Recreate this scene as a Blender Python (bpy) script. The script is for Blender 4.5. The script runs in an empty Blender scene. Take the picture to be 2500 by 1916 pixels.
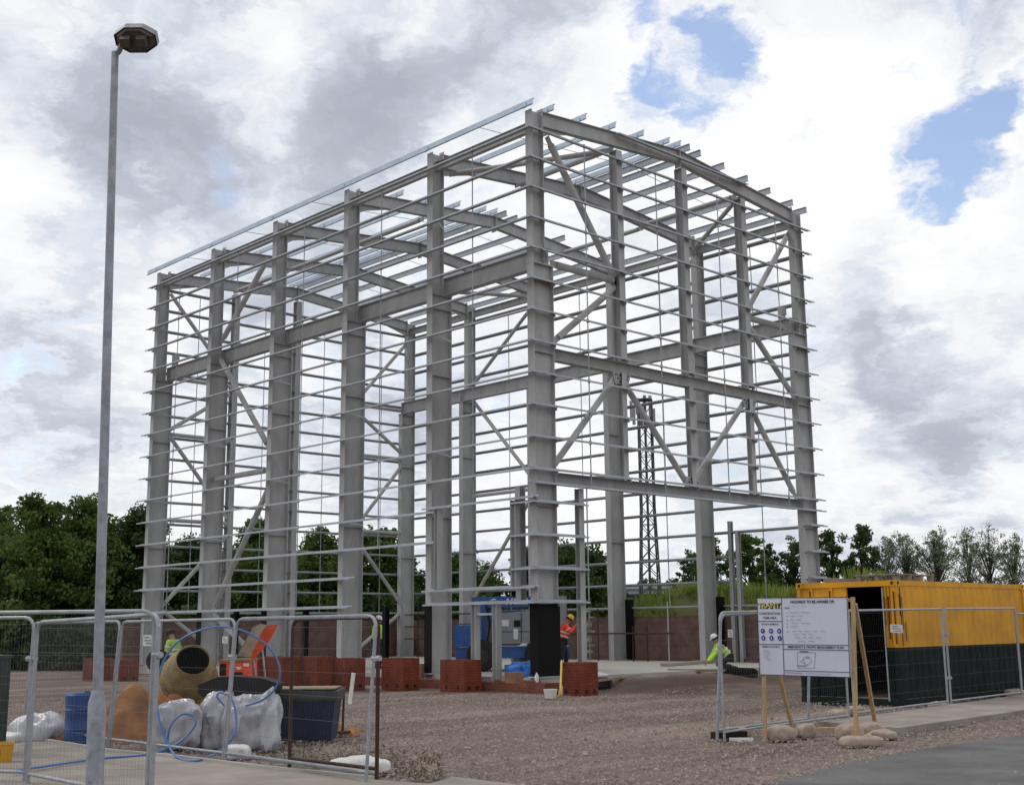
import bpy, math, random
import numpy as np
from mathutils import noise as mn
from mathutils import Vector, Matrix
random.seed(7); rng = np.random.default_rng(7)
SC = bpy.context.scene
COL = SC.collection
# ------------------------------------------------------------------ camera
FPX, YAW, PITCH, ROLL = 2977.82, 0.8114883, 0.1888248, -0.0093403
CAM = Vector((-23.404925, -23.829065, 1.75))
fw = Vector((math.cos(PITCH)*math.cos(YAW), math.cos(PITCH)*math.sin(YAW), math.sin(PITCH)))
rt = fw.cross(Vector((0, 0, 1))).normalized(); up = rt.cross(fw)
c_, s_ = math.cos(ROLL), math.sin(ROLL)
RT = c_*rt + s_*up; UP = -s_*rt + c_*up
cd = bpy.data.cameras.new('camera'); cam = bpy.data.objects.new('camera', cd); COL.objects.link(cam)
cd.sensor_width = 36; cd.lens = 36*FPX/2500; cd.clip_end = 3000; cd.clip_start = 0.1
cam.matrix_world = Matrix(((RT.x, UP.x, -fw.x, CAM.x), (RT.y, UP.y, -fw.y, CAM.y), (RT.z, UP.z, -fw.z, CAM.z), (0, 0, 0, 1)))
SC.camera = cam
def ray(x, y): return RT*((x-1250)/FPX) - UP*((y-958)/FPX) + fw
def on(x, y, ax, val):
    v = ray(x, y); t = (val-CAM[ax])/v[ax]; return CAM + v*t
def G(x, y, z=0.0): return on(x, y, 2, z)          # a point on the level z
K = 1.1405
# ------------------------------------------------------------------ sky + sun
SUN_AZ, SUN_EL = math.radians(112), math.radians(50)      # azimuth from +X, counter-clockwise
w = bpy.data.worlds.new("World"); SC.world = w; w.use_nodes = True
nt = w.node_tree; N = nt.nodes; L = nt.links; N.clear()
def nd(t, **kw):
    n = N.new(t)
    for k, v in kw.items(): setattr(n, k, v)
    return n
def mth(op, a, b=None, c=None, clamp=False):
    n = nd('ShaderNodeMath', operation=op); n.use_clamp = clamp
    for i, v in enumerate((a, b, c)):
        if v is None: continue
        if isinstance(v, (int, float)): n.inputs[i].default_value = v
        else: L.new(v, n.inputs[i])
    return n.outputs[0]
tc = nd('ShaderNodeTexCoord')
dirv = tc.outputs['Generated']
sep = nd('ShaderNodeSeparateXYZ'); L.new(dirv, sep.inputs[0])
den = mth('ADD', mth('MAXIMUM', sep.outputs[2], 0.0), 0.22)
cmb = nd('ShaderNodeCombineXYZ')
L.new(mth('DIVIDE', sep.outputs[0], den), cmb.inputs[0]); L.new(mth('DIVIDE', sep.outputs[1], den), cmb.inputs[1])
cmb.inputs[2].default_value = 3.7
def noise(vec, scale, detail, rough=0.55, dist=0.0):
    n = nd('ShaderNodeTexNoise'); n.inputs['Scale'].default_value = scale; n.inputs['Detail'].default_value = detail
    n.inputs['Roughness'].default_value = rough; n.inputs['Distortion'].default_value = dist
    L.new(vec, n.inputs['Vector']); return n
warpn = noise(cmb.outputs[0], 3.0, 9, .62)
wv = nd('ShaderNodeVectorMath', operation='SUBTRACT'); L.new(warpn.outputs['Color'], wv.inputs[0]); wv.inputs[1].default_value = (.5, .5, .5)
wv2 = nd('ShaderNodeVectorMath', operation='SCALE'); L.new(wv.outputs[0], wv2.inputs[0]); wv2.inputs['Scale'].default_value = .20
wd = nd('ShaderNodeVectorMath', operation='ADD'); L.new(dirv, wd.inputs[0]); L.new(wv2.outputs[0], wd.inputs[1])
wn = nd('ShaderNodeVectorMath', operation='NORMALIZE'); L.new(wd.outputs[0], wn.inputs[0])
def blobs(lst):
    tot = None
    for (x, y, rad, amp) in lst:
        d = ray(x*K, y*K).normalized()
        dp = nd('ShaderNodeVectorMath', operation='DOT_PRODUCT'); L.new(wn.outputs[0], dp.inputs[0]); dp.inputs[1].default_value = d
        k = 1/(1-math.cos(math.radians(rad)))
        v = mth('EXPONENT', mth('MULTIPLY', mth('SUBTRACT', dp.outputs['Value'], 1.0), k))
        v = mth('MULTIPLY', v, amp)
        tot = v if tot is None else mth('ADD', tot, v)
    return tot
# openings in the cloud where blue shows, then thick grey parts and bright parts (directions in the sky)
blue = blobs([(1330, 30, 1.4, 1.2), (1440, 60, .9, .9), (1510, 95, 1.2, 1.2), (1560, 165, 1.4, 1.1), (1400, 210, 1.4, 1.2), (1485, 265, 1.2, 1.15), (2140, 200, 1.5, 1.15), (1960, 350, 1.3, 1.1), (2060, 330, 1.5, 1.1), (2170, 290, 1.6, 1.1),
              (2060, 385, 1.5, .8), (1995, 10, .8, .7), (1215, 880, 1.2, .75), (1120, 850, .8, .6), (30, 800, 1.4, .7), (60, 130, 1.3, .5), (1700, 760, 1.0, .3)])
dark = blobs([(850, 190, 3.2, .85), (700, 250, 2.8, .5), (300, 200, 3.2, .35), (330, 330, 3.0, .45), (480, 330, 3, .4), (130, 240, 2.5, .4), (1900, 650, 4.0, .55), (1950, 760, 2.5, .4), (2080, 985, 2.5, .45), (2150, 760, 3, .45),
              (1350, 20, 1.5, .1), (1560, 620, 3.2, .35), (1400, 660, 2, .2), (60, 900, 3.0, .3), (780, 900, 3, .25), (150, 640, 3, .25), (980, 100, 1.8, .3), (620, 60, 2.5, .15), (1900, 1000, 3.0, .2), (700, 480, 2.5, .2), (2150, 940, 2.5, .45), (1600, 1080, 2.5, .15)])
brt = blobs([(1300, 130, 2.2, .7), (1650, 300, 3.6, .8), (1800, 150, 2.6, .35), (1250, 330, 2.0, .6), (450, 120, 3, .35), (60, 400, 2.5, .4), (1800, 430, 2, .5), (1000, 250, 1.5, .4), (560, 420, 1.6, .4), (2080, 460, 1.6, .5), (2000, 620, 1.8, .4), (900, 640, 2.5, .3), (1350, 1000, 2.6, .3), (60, 960, 1.5, .3)])
n1 = noise(wn.outputs[0], 7.5, 9, .60); n2 = noise(cmb.outputs[0], 1.3, 7, .55); n3 = noise(wn.outputs[0], 17., 9, .62); n4 = noise(wd.outputs[0], 44., 6, .6)
def puff(src, scale):      # rounded cloud heads
    v = nd('ShaderNodeTexVoronoi', feature='SMOOTH_F1'); v.inputs['Scale'].default_value = scale; v.inputs['Smoothness'].default_value = .6; L.new(src, v.inputs['Vector']); return v.outputs['Distance']
p1 = puff(wd.outputs[0], 10.); p2 = puff(wd.outputs[0], 24.)
def cen(x, k, c=.5): return mth('MULTIPLY', mth('SUBTRACT', x, c), k)
def addup(*a):
    r = a[0]
    for q in a[1:]: r = mth('ADD', r, q)
    return r
bl = addup(blue, cen(n3.outputs['Fac'], 3.0), cen(n1.outputs['Fac'], 1.6), cen(p2, .9, .42), cen(n4.outputs['Fac'], .8))
mr = nd('ShaderNodeMapRange', interpolation_type='SMOOTHSTEP'); L.new(bl, mr.inputs[0]); mr.inputs[1].default_value = .30; mr.inputs[2].default_value = 1.45
edge = nd('ShaderNodeMapRange', interpolation_type='SMOOTHSTEP'); L.new(bl, edge.inputs[0]); edge.inputs[1].default_value = -.1; edge.inputs[2].default_value = .6
sh = addup(mth('SUBTRACT', dark, brt), cen(n2.outputs['Fac'], 1.5), cen(n1.outputs['Fac'], 2.3), cen(n3.outputs['Fac'], 1.3), cen(p1, 1.3, .42), cen(p2, .6, .42), cen(n4.outputs['Fac'], .35), mth('MULTIPLY', edge.outputs[0], -.55))
ramp = nd('ShaderNodeValToRGB'); L.new(mth('ADD', mth('MULTIPLY', sh, .6), .31, clamp=True), ramp.inputs[0])
e = ramp.color_ramp.elements
e[0].position = 0.0; e[0].color = (1.0, 1.0, 1.0, 1); e[1].position = 1.0; e[1].color = (.43, .455, .535, 1)
for p, c in ((.3, (.90, .91, .935, 1)), (.5, (.72, .76, .835, 1)), (.72, (.53, .565, .65, 1))):
    q = e.new(p); q.color = c
cl = nd('ShaderNodeVectorMath', operation='SCALE'); L.new(ramp.outputs[0], cl.inputs[0]); cl.inputs['Scale'].default_value = 10.2
sky = nd('ShaderNodeTexSky'); sky.sky_type = 'NISHITA'; sky.sun_disc = False; sky.sun_elevation = SUN_EL; sky.sun_rotation = math.radians(90)-SUN_AZ
sky.air_density = 1.0; sky.dust_density = 1.2; sky.altitude = 60
skb = nd('ShaderNodeVectorMath', operation='MULTIPLY'); L.new(sky.outputs[0], skb.inputs[0]); skb.inputs[1].default_value = (2.05, 1.95, 1.95)
mx = nd('ShaderNodeMix', data_type='RGBA'); L.new(mth('MULTIPLY', mr.outputs[0], .92), mx.inputs[0]); L.new(cl.outputs[0], mx.inputs[6]); L.new(skb.outputs[0], mx.inputs[7])
bg = nd('ShaderNodeBackground'); bg.inputs[1].default_value = 0.10; L.new(mx.outputs[2], bg.inputs[0])
wo = nd('ShaderNodeOutputWorld'); L.new(bg.outputs[0], wo.inputs[0])
w.cycles.sampling_method = 'MANUAL'; w.cycles.sample_map_resolution = 1024
sd = bpy.data.lights.new('sun', 'SUN'); sd.energy = 1.1; sd.angle = math.radians(12); sd.color = (1, .95, .88)
so = bpy.data.objects.new('sun', sd); COL.objects.link(so); so.location = (0, 0, 60)
sdir = Vector((math.cos(SUN_EL)*math.cos(SUN_AZ), math.cos(SUN_EL)*math.sin(SUN_AZ), math.sin(SUN_EL)))
so.rotation_euler = sdir.to_track_quat('Z', 'Y').to_euler()
vs = SC.view_settings; vs.view_transform = 'Standard'; vs.look = 'None'; vs.exposure = 0; vs.gamma = 1; vs.use_curve_mapping = False
SC.cycles.max_bounces = 6; SC.cycles.transparent_max_bounces = 12

# ------------------------------------------------------------------ materials
MATS = {}
def mat(name, col, rough=.6, metal=0., var=0., vscale=3., col2=None, bump=0., bscale=30., spec=.4, alpha=1., transl=0., stretch=None, world=False):
    if name in MATS: return MATS[name]
    m = bpy.data.materials.new(name); m.use_nodes = True; t = m.node_tree; b = t.nodes['Principled BSDF']
    b.inputs['Base Color'].default_value = (*col, 1); b.inputs['Roughness'].default_value = rough; b.inputs['Metallic'].default_value = metal
    b.inputs['Specular IOR Level'].default_value = spec
    tcn = t.nodes.new('ShaderNodeTexCoord'); src = tcn.outputs['Object']
    if stretch:
        mp = t.nodes.new('ShaderNodeMapping'); mp.inputs['Scale'].default_value = stretch; t.links.new(src, mp.inputs[0]); src = mp.outputs[0]
    if var or col2:
        n = t.nodes.new('ShaderNodeTexNoise'); n.inputs['Scale'].default_value = vscale; n.inputs['Detail'].default_value = 6; n.inputs['Roughness'].default_value = .62
        t.links.new(src, n.inputs['Vector'])
        r = t.nodes.new('ShaderNodeValToRGB'); t.links.new(n.outputs['Fac'], r.inputs[0])
        c2 = col2 if col2 else tuple(max(0, c*(1+var)) for c in col); c1 = col if col2 else tuple(max(0, c*(1-var)) for c in col)
        r.color_ramp.elements[0].position = .35; r.color_ramp.elements[1].position = .65
        r.color_ramp.elements[0].color = (*c1, 1); r.color_ramp.elements[1].color = (*c2, 1)
        t.links.new(r.outputs[0], b.inputs['Base Color'])
    if bump:
        n = t.nodes.new('ShaderNodeTexNoise'); n.inputs['Scale'].default_value = bscale; n.inputs['Detail'].default_value = 5; t.links.new(src, n.inputs['Vector'])
        bp = t.nodes.new('ShaderNodeBump'); bp.inputs['Strength'].default_value = bump; bp.inputs['Distance'].default_value = .02; t.links.new(n.outputs['Fac'], bp.inputs['Height']); t.links.new(bp.outputs[0], b.inputs['Normal'])
    if transl:
        tr = t.nodes.new('ShaderNodeBsdfTranslucent'); ms = t.nodes.new('ShaderNodeMixShader'); ms.inputs[0].default_value = transl
        if b.inputs['Base Color'].links: t.links.new(b.inputs['Base Color'].links[0].from_socket, tr.inputs[0])
        else: tr.inputs[0].default_value = (*col, 1)
        t.links.new(b.outputs[0], ms.inputs[1]); t.links.new(tr.outputs[0], ms.inputs[2]); t.links.new(ms.outputs[0], t.nodes['Material Output'].inputs[0])
    if alpha < 1: b.inputs['Alpha'].default_value = alpha
    MATS[name] = m; return m
STEEL = mat('primer_grey_steel', (.365, .370, .370), .58, .0, .13, 2.6, bump=.06, bscale=20, stretch=(1, 1, .35))
TUBE = mat('tube_grey_steel', (.39, .392, .385), .6, 0, .1, 1.5)
RAIL = mat('galvanised_rail', (.37, .39, .42), .5, .3, .12, 2.0)
PURL = mat('galvanised_sky_tint', (.44, .52, .62), .42, .35, .10, 1.5)  # galvanised steel with a blue sky reflection put into its colour
GALV = mat('galvanised_tube', (.31, .33, .355), .5, .4, .15, 6)
LAMPM = mat('galvanised_post', (.27, .29, .33), .55, .4, .2, 9, bump=.1, bscale=40)
RUST = mat('rusty_steel', (.055, .028, .02), .8, .2, .3, 9)
BLACK = mat('black_membrane', (.006, .006, .007), .75, spec=.15, bump=.3, bscale=6)
BLACKP = mat('black_plastic', (.008, .008, .009), .55, 0, .2, 4, spec=.3, bump=.1)
CONC = mat('pale_concrete', (.40, .385, .35), .85, 0, .10, 1.2, bump=.2, bscale=25)
PATHM = mat('path_concrete', (.20, .17, .148), .9, 0, 0, 1.1, col2=(.30, .265, .235), bump=.25, bscale=40)
WOOD = mat('pale_timber', (.42, .29, .15), .75, 0, .22, 6, stretch=(4, 4, .6))
PLY = mat('weathered_timber', (.24, .19, .14), .8, 0, .2, 5)
YEL = mat('yellow_container_paint', (.58, .27, .003), .55, 0, .2, 1.1, bump=.05)
GRN = mat('dark_green_paint', (.010, .017, .016), .65, 0, .35, 2, spec=.06)
RUSTY = mat('rust_streak', (.09, .02, .006), .85, 0, .3, 12)
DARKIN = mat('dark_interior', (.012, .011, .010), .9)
WHITE = mat('white_board', (.53, .55, .65), .5, 0, .04, 2)
INK = mat('black_ink', (.015, .016, .03), .6)
FAINT = mat('faded_ink', (.20, .22, .30), .7)
BLUEI = mat('blue_sign_ink', (.01, .035, .30), .5)
YELI = mat('yellow_ink', (.55, .50, .05), .5)
SAND = mat('orange_sand', (.20, .085, .032), .95, 0, 0, 2.4, col2=(.36, .17, .07), bump=.9, bscale=11)
SACK = mat('woven_sandbag', (.36, .29, .24), .9, 0, .18, 7, bump=.4, bscale=30)
WSACK = mat('white_poly_sheet', (.50, .50, .53), .35, 0, .15, 5, bump=.5, bscale=12, spec=.6)
BLUEP = mat('blue_plastic', (.012, .055, .20), .5, 0, .15, 3)
HOSE = mat('blue_hose', (.06, .17, .42), .4)
DRUM = mat('ochre_drum', (.235, .17, .075), .75, 0, .28, 5, bump=.2)
ORNG = mat('orange_paint', (.75, .085, .02), .45, 0, .12, 5)
HIVO = mat('orange_hivis', (1.0, .06, .02), .7)
HIVG = mat('lime_hivis', (.42, .80, .05), .7)
REFL = mat('reflective_tape', (.55, .5, .45), .4)
SKIN = mat('skin', (.32, .17, .11), .6)
JEAN = mat('dark_work_trousers', (.018, .019, .026), .85)
JEAN2 = mat('blue_jeans', (.03, .05, .11), .85)
HATY = mat('yellow_helmet', (.72, .48, .03), .35)
HATW = mat('white_helmet', (.75, .75, .74), .35)
BUCK = mat('white_plastic', (.62, .62, .60), .5, 0, .1, 8)
LIFTB = mat('blue_lift_paint', (.03, .10, .30), .4, 0, .12, 2)
LIFTG = mat('grey_lift_cowl', (.23, .24, .26), .5, 0, .12, 1.5)
TYRE = mat('tyre_rubber', (.02, .019, .018), .85, bump=.2)
CARD = mat('brown_cardboard', (.21, .12, .07), .85, 0, .15, 4)
DUCT = mat('black_duct', (.008, .008, .009), .8, spec=.1)
BARK = mat('bark', (.035, .028, .022), .9, 0, .3, 5)

def brick_mat(name, c1, c2, mortar, bw, bh, gap):
    m = bpy.data.materials.new(name); m.use_nodes = True; t = m.node_tree; b = t.nodes['Principled BSDF']; b.inputs['Roughness'].default_value = .88; b.inputs['Specular IOR Level'].default_value = .2
    g = t.nodes.new('ShaderNodeTexCoord'); ge = t.nodes.new('ShaderNodeNewGeometry')
    s = t.nodes.new('ShaderNodeSeparateXYZ'); t.links.new(g.outputs['Object'], s.inputs[0])
    sn = t.nodes.new('ShaderNodeSeparateXYZ'); t.links.new(ge.outputs['True Normal'], sn.inputs[0])
    ab = t.nodes.new('ShaderNodeMath'); ab.operation = 'ABSOLUTE'; t.links.new(sn.outputs[0], ab.inputs[0])
    gt = t.nodes.new('ShaderNodeMath'); gt.operation = 'GREATER_THAN'; gt.inputs[1].default_value = .7; t.links.new(ab.outputs[0], gt.inputs[0])
    mxx = t.nodes.new('ShaderNodeMix'); t.links.new(gt.outputs[0], mxx.inputs[0]); t.links.new(s.outputs[0], mxx.inputs[2]); t.links.new(s.outputs[1], mxx.inputs[3])
    cb = t.nodes.new('ShaderNodeCombineXYZ'); t.links.new(mxx.outputs[0], cb.inputs[0]); t.links.new(s.outputs[2], cb.inputs[1])
    br = t.nodes.new('ShaderNodeTexBrick'); br.inputs['Color1'].default_value = (*c1, 1); br.inputs['Color2'].default_value = (*c2, 1); br.inputs['Mortar'].default_value = (*mortar, 1)
    br.inputs['Scale'].default_value = 1; br.inputs['Brick Width'].default_value = bw; br.inputs['Row Height'].default_value = bh; br.inputs['Mortar Size'].default_value = gap; br.inputs['Mortar Smooth'].default_value = .1
    t.links.new(cb.outputs[0], br.inputs['Vector'])
    n = t.nodes.new('ShaderNodeTexNoise'); n.inputs['Scale'].default_value = 2.5; n.inputs['Detail'].default_value = 6; t.links.new(g.outputs['Object'], n.inputs['Vector'])
    mm = t.nodes.new('ShaderNodeMix'); mm.data_type = 'RGBA'; mm.blend_type = 'MULTIPLY'; mm.inputs[0].default_value = .5
    rr = t.nodes.new('ShaderNodeValToRGB'); rr.color_ramp.elements[0].position = .3; rr.color_ramp.elements[0].color = (.45, .42, .4, 1); rr.color_ramp.elements[1].position = .65; rr.color_ramp.elements[1].color = (1.25, 1.2, 1.2, 1)
    t.links.new(n.outputs['Fac'], rr.inputs[0]); t.links.new(br.outputs[0], mm.inputs[6]); t.links.new(rr.outputs[0], mm.inputs[7]); t.links.new(mm.outputs[2], b.inputs['Base Color'])
    bp = t.nodes.new('ShaderNodeBump'); bp.inputs['Strength'].default_value = .5; bp.inputs['Distance'].default_value = .01; bp.invert = True
    t.links.new(br.outputs['Fac'], bp.inputs['Height']); t.links.new(bp.outputs[0], b.inputs['Normal'])
    MATS[name] = m; return m
BLOCKW = brick_mat('red_blockwork', (.165, .102, .085), (.182, .115, .096), (.135, .086, .073), .45, .225, .010)
BRICK = brick_mat('new_red_brick', (.185, .046, .025), (.225, .058, .031), (.095, .027, .017), .225, .072, .006)
BRICKE = brick_mat('brick_ends', (.045, .014, .010), (.09, .024, .015), (.16, .042, .025), .075, .075, .022)
PLINTH = brick_mat('plinth_brick', (.16, .045, .028), (.20, .06, .038), (.15, .10, .08), .225, .075, .010)

def leafmat(name, a, b_, tr=.35):
    return mat(name, a, .6, 0, 0, 1.1, col2=b_, transl=tr, spec=.25)
LEAF = leafmat('broad_leaf', (.045, .085, .018), (.125, .19, .040))
LEAF2 = leafmat('dark_leaf', (.034, .060, .020), (.078, .125, .034))
LEAF3 = leafmat('grey_leaf', (.12, .155, .09), (.21, .25, .14))
GRASSM = leafmat('rough_grass', (.15, .21, .03), (.32, .36, .09), .3)
WEED = leafmat('weed_leaf', (.09, .075, .035), (.16, .13, .065), .3)

# ground material: gravel with damp and ochre patches
gm = bpy.data.materials.new('gravel_ground'); gm.use_nodes = True; t = gm.node_tree; b = t.nodes['Principled BSDF']; b.inputs['Roughness'].default_value = .95; b.inputs['Specular IOR Level'].default_value = .15
def gn(scale, detail=8, rough=.6):
    n = t.nodes.new('ShaderNodeTexNoise'); n.inputs['Scale'].default_value = scale; n.inputs['Detail'].default_value = detail; n.inputs['Roughness'].default_value = rough
    t.links.new(gtc.outputs['Object'], n.inputs['Vector']); return n
def grp(src, a, b2, ca, cb):
    r = t.nodes.new('ShaderNodeValToRGB'); t.links.new(src, r.inputs[0]); r.color_ramp.elements[0].position = a; r.color_ramp.elements[1].position = b2
    r.color_ramp.elements[0].color = (*ca, 1); r.color_ramp.elements[1].color = (*cb, 1); return r
def gmix(f, a, b2, mode='MIX', fac=1.):
    m = t.nodes.new('ShaderNodeMix'); m.data_type = 'RGBA'; m.blend_type = mode
    if f is None: m.inputs[0].default_value = fac
    else: t.links.new(f, m.inputs[0])
    t.links.new(a, m.inputs[6]); t.links.new(b2, m.inputs[7]); return m.outputs[2]
gtc = t.nodes.new('ShaderNodeTexCoord')
base = grp(gn(.35).outputs['Fac'], .35, .68, (.172, .134, .120), (.262, .216, .190))
fine = grp(gn(26, 4).outputs['Fac'], .33, .7, (.55, .53, .52), (1.45, 1.42, 1.4))
c = gmix(None, base.outputs[0], fine.outputs[0], 'MULTIPLY', .85)
och = grp(gn(.55, 6).outputs['Fac'], .58, .72, (0, 0, 0), (1, 1, 1))
ochc = t.nodes.new('ShaderNodeRGB'); ochc.outputs[0].default_value = (.26, .20, .13, 1)
om = t.nodes.new('ShaderNodeMath'); om.operation = 'MULTIPLY'; om.inputs[1].default_value = .5; t.links.new(och.outputs[0], om.inputs[0])
c = gmix(om.outputs[0], c, ochc.outputs[0])
# worn wheel tracks running to the gate, and a band of dark red soil by the slab
mp_ = t.nodes.new('ShaderNodeMapping'); mp_.inputs['Rotation'].default_value = (0, 0, math.radians(-38)); mp_.inputs['Scale'].default_value = (.10, .85, 1); t.links.new(gtc.outputs['Object'], mp_.inputs[0])
tn = t.nodes.new('ShaderNodeTexNoise'); tn.inputs['Scale'].default_value = 1.; tn.inputs['Detail'].default_value = 5; t.links.new(mp_.outputs[0], tn.inputs['Vector'])
tr_ = grp(tn.outputs['Fac'], .36, .66, (.60, .59, .58), (1.38, 1.36, 1.30)); c = gmix(None, c, tr_.outputs[0], 'MULTIPLY', .9)
sx_ = t.nodes.new('ShaderNodeSeparateXYZ'); t.links.new(gtc.outputs['Object'], sx_.inputs[0])
def gm_(op, a, b2, cl=False):
    n = t.nodes.new('ShaderNodeMath'); n.operation = op; n.use_clamp = cl
    for i, v in enumerate((a, b2)):
        if isinstance(v, (int, float)): n.inputs[i].default_value = v
        else: t.links.new(v, n.inputs[i])
    return n.outputs[0]
wob = gm_('MULTIPLY', gm_('SUBTRACT', gn(.8, 5).outputs['Fac'], .5), 4.5)
m1 = gm_('SUBTRACT', 1.0, gm_('ABSOLUTE', gm_('DIVIDE', gm_('ADD', gm_('ADD', sx_.outputs[1], 1.9), wob), 2.2), 0), True)
m2 = gm_('MULTIPLY', gm_('SUBTRACT', sx_.outputs[0], .8), 1.0, True)
soil = t.nodes.new('ShaderNodeRGB'); soil.outputs[0].default_value = (.095, .055, .045, 1)
c = gmix(gm_('MULTIPLY', gm_('MULTIPLY', gm_('POWER', m1, .7), m2), .8), c, soil.outputs[0])
t.links.new(c, b.inputs['Base Color'])
vo = t.nodes.new('ShaderNodeTexVoronoi'); vo.inputs['Scale'].default_value = 22; t.links.new(gtc.outputs['Object'], vo.inputs['Vector'])
bp = t.nodes.new('ShaderNodeBump'); bp.inputs['Strength'].default_value = .9; bp.inputs['Distance'].default_value = .03; t.links.new(vo.outputs['Distance'], bp.inputs['Height']); t.links.new(bp.outputs[0], b.inputs['Normal'])
STONE = mat('stone_chips', (.09, .068, .062), .9, 0, 0, 9, col2=(.38, .325, .295))
TARMAC = mat('tarmac', (.095, .095, .097), .9, 0, 0, 1.1, col2=(.15, .148, .145), bump=.8, bscale=90)

# ------------------------------------------------------------------ mesh builder
def axes(d, hint=None):
    d = Vector(d).normalized(); h = Vector(hint) if hint is not None else (Vector((0, 0, 1)) if abs(d.z) < .95 else Vector((1, 0, 0)))
    a = (h - d*h.dot(d))
    if a.length < 1e-6: h = Vector((0, 1, 0)); a = h-d*h.dot(d)
    a.normalize(); return a, d.cross(a).normalized(), d
class MB:
    def __init__(s): s.v = []; s.f = []; s.mi = []; s.cur = 0
    def add(s, vs, fs):
        o = len(s.v); s.v += [tuple(p) for p in vs]; s.f += [tuple(i+o for i in f) for f in fs]; s.mi += [s.cur]*len(fs); return s
    def box(s, c, size, rz=0., R=None):
        c = Vector(c); hx, hy, hz = (x/2 for x in size)
        M = R if R is not None else Matrix.Rotation(rz, 3, 'Z')
        pts = [c+M@Vector((x, y, z)) for z in (-hz, hz) for (x, y) in ((-hx, -hy), (hx, -hy), (hx, hy), (-hx, hy))]
        return s.add(pts, [(3, 2, 1, 0), (4, 5, 6, 7), (0, 1, 5, 4), (1, 2, 6, 5), (2, 3, 7, 6), (3, 0, 4, 7)])
    def bar(s, p0, p1, wa, wb, hint=None):
        return s.sweep([(-wa/2, -wb/2), (wa/2, -wb/2), (wa/2, wb/2), (-wa/2, wb/2)], p0, p1, hint)
    def sweep(s, prof, p0, p1, hint=None, m0=None, m1=None):
        p0 = Vector(p0); p1 = Vector(p1); a, bb, d = axes(p1-p0, hint); n = len(prof)
        pts = []
        for P in (p0, p1):
            for (x, y) in prof: pts.append(P+a*x+bb*y)
        fs = [(i, (i+1) % n, n+(i+1) % n, n+i) for i in range(n)]
        fs += [tuple(range(n-1, -1, -1)), tuple(range(n, 2*n))]
        return s.add(pts, fs)
    def tube(s, pts, r, n=8, cap=True, closed=False):
        pts = [Vector(p) for p in pts]; rs = r if isinstance(r, (list, tuple)) else [r]*len(pts); V = []; F = []; m = len(pts)
        a = None
        for i, P in enumerate(pts):
            if closed: d = pts[(i+1) % m]-pts[i-1]
            else: d = pts[min(i+1, m-1)]-pts[max(i-1, 0)]
            if d.length < 1e-9: d = Vector((0, 0, 1))
            a, bb, d = axes(d, a)
            for k in range(n):
                t_ = 2*math.pi*k/n; V.append(P+a*(rs[i]*math.cos(t_))+bb*(rs[i]*math.sin(t_)))
        for i in range(m if closed else m-1):
            j = (i+1) % m
            for k in range(n): F.append((i*n+k, i*n+(k+1) % n, j*n+(k+1) % n, j*n+k))
        if cap and not closed: F += [tuple(range(n-1, -1, -1)), tuple(range((m-1)*n, m*n))]
        return s.add(V, F)
    def lathe(s, prof, c, axis=(0, 0, 1), n=24, sx=1., hint=None):
        a, bb, d = axes(axis, hint); c = Vector(c); V = []; F = []; m = len(prof)
        for (r, h) in prof:
            for k in range(n):
                t_ = 2*math.pi*k/n; V.append(c+d*h+a*(r*math.cos(t_)*sx)+bb*(r*math.sin(t_)))
        for i in range(m-1):
            for k in range(n): F.append((i*n+k, i*n+(k+1) % n, (i+1)*n+(k+1) % n, (i+1)*n+k))
        return s.add(V, F)
    def poly(s, pts, d):
        """closed outline extruded by the vector d"""
        pts = [Vector(p) for p in pts]; n = len(pts); d = Vector(d)
        return s.add(pts+[p+d for p in pts], [tuple(range(n-1, -1, -1)), tuple(range(n, 2*n))]+[(i, (i+1) % n, n+(i+1) % n, n+i) for i in range(n)])
    def build(s, name, m, parent=None, smooth=False, loc=None):
        me = bpy.data.meshes.new(name); V = s.v
        if loc is not None: V = [(x-loc[0], y-loc[1], z-loc[2]) for x, y, z in s.v]
        me.from_pydata(V, [], s.f)
        for mm in (m if isinstance(m, (list, tuple)) else [m]): me.materials.append(mm)
        if len(me.materials) > 1: me.polygons.foreach_set('material_index', s.mi)
        if smooth:
            me.polygons.foreach_set('use_smooth', [True]*len(me.polygons))
            try: me.set_sharp_from_angle(angle=math.radians(40))
            except Exception: pass
        me.update(); o = bpy.data.objects.new(name, me); COL.objects.link(o)
        if loc is not None: o.location = loc
        if parent is not None: o.parent = parent
        return o
def tag(o, label=None, cat=None, group=None, kind=None):
    if label: o['label'] = label
    if cat: o['category'] = cat
    if group: o['group'] = group
    if kind: o['kind'] = kind
    return o
def empty(name, loc, label, cat, group=None, rz=0.):
    o = bpy.data.objects.new(name, None); COL.objects.link(o); o.location = loc; o.rotation_euler = (0, 0, rz); o.empty_display_size = .3
    return tag(o, label, cat, group)
def part(mb, name, m, root, smooth=False, world=True):
    """build a mesh given in world coordinates as a child of root (root has only translation)"""
    off = Vector((0, 0, 0)); r = root
    while r is not None: off += r.location; r = r.parent
    mb.v = [(x-off.x, y-off.y, z-off.z) for x, y, z in mb.v]
    return mb.build(name, m, root, smooth)

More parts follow.
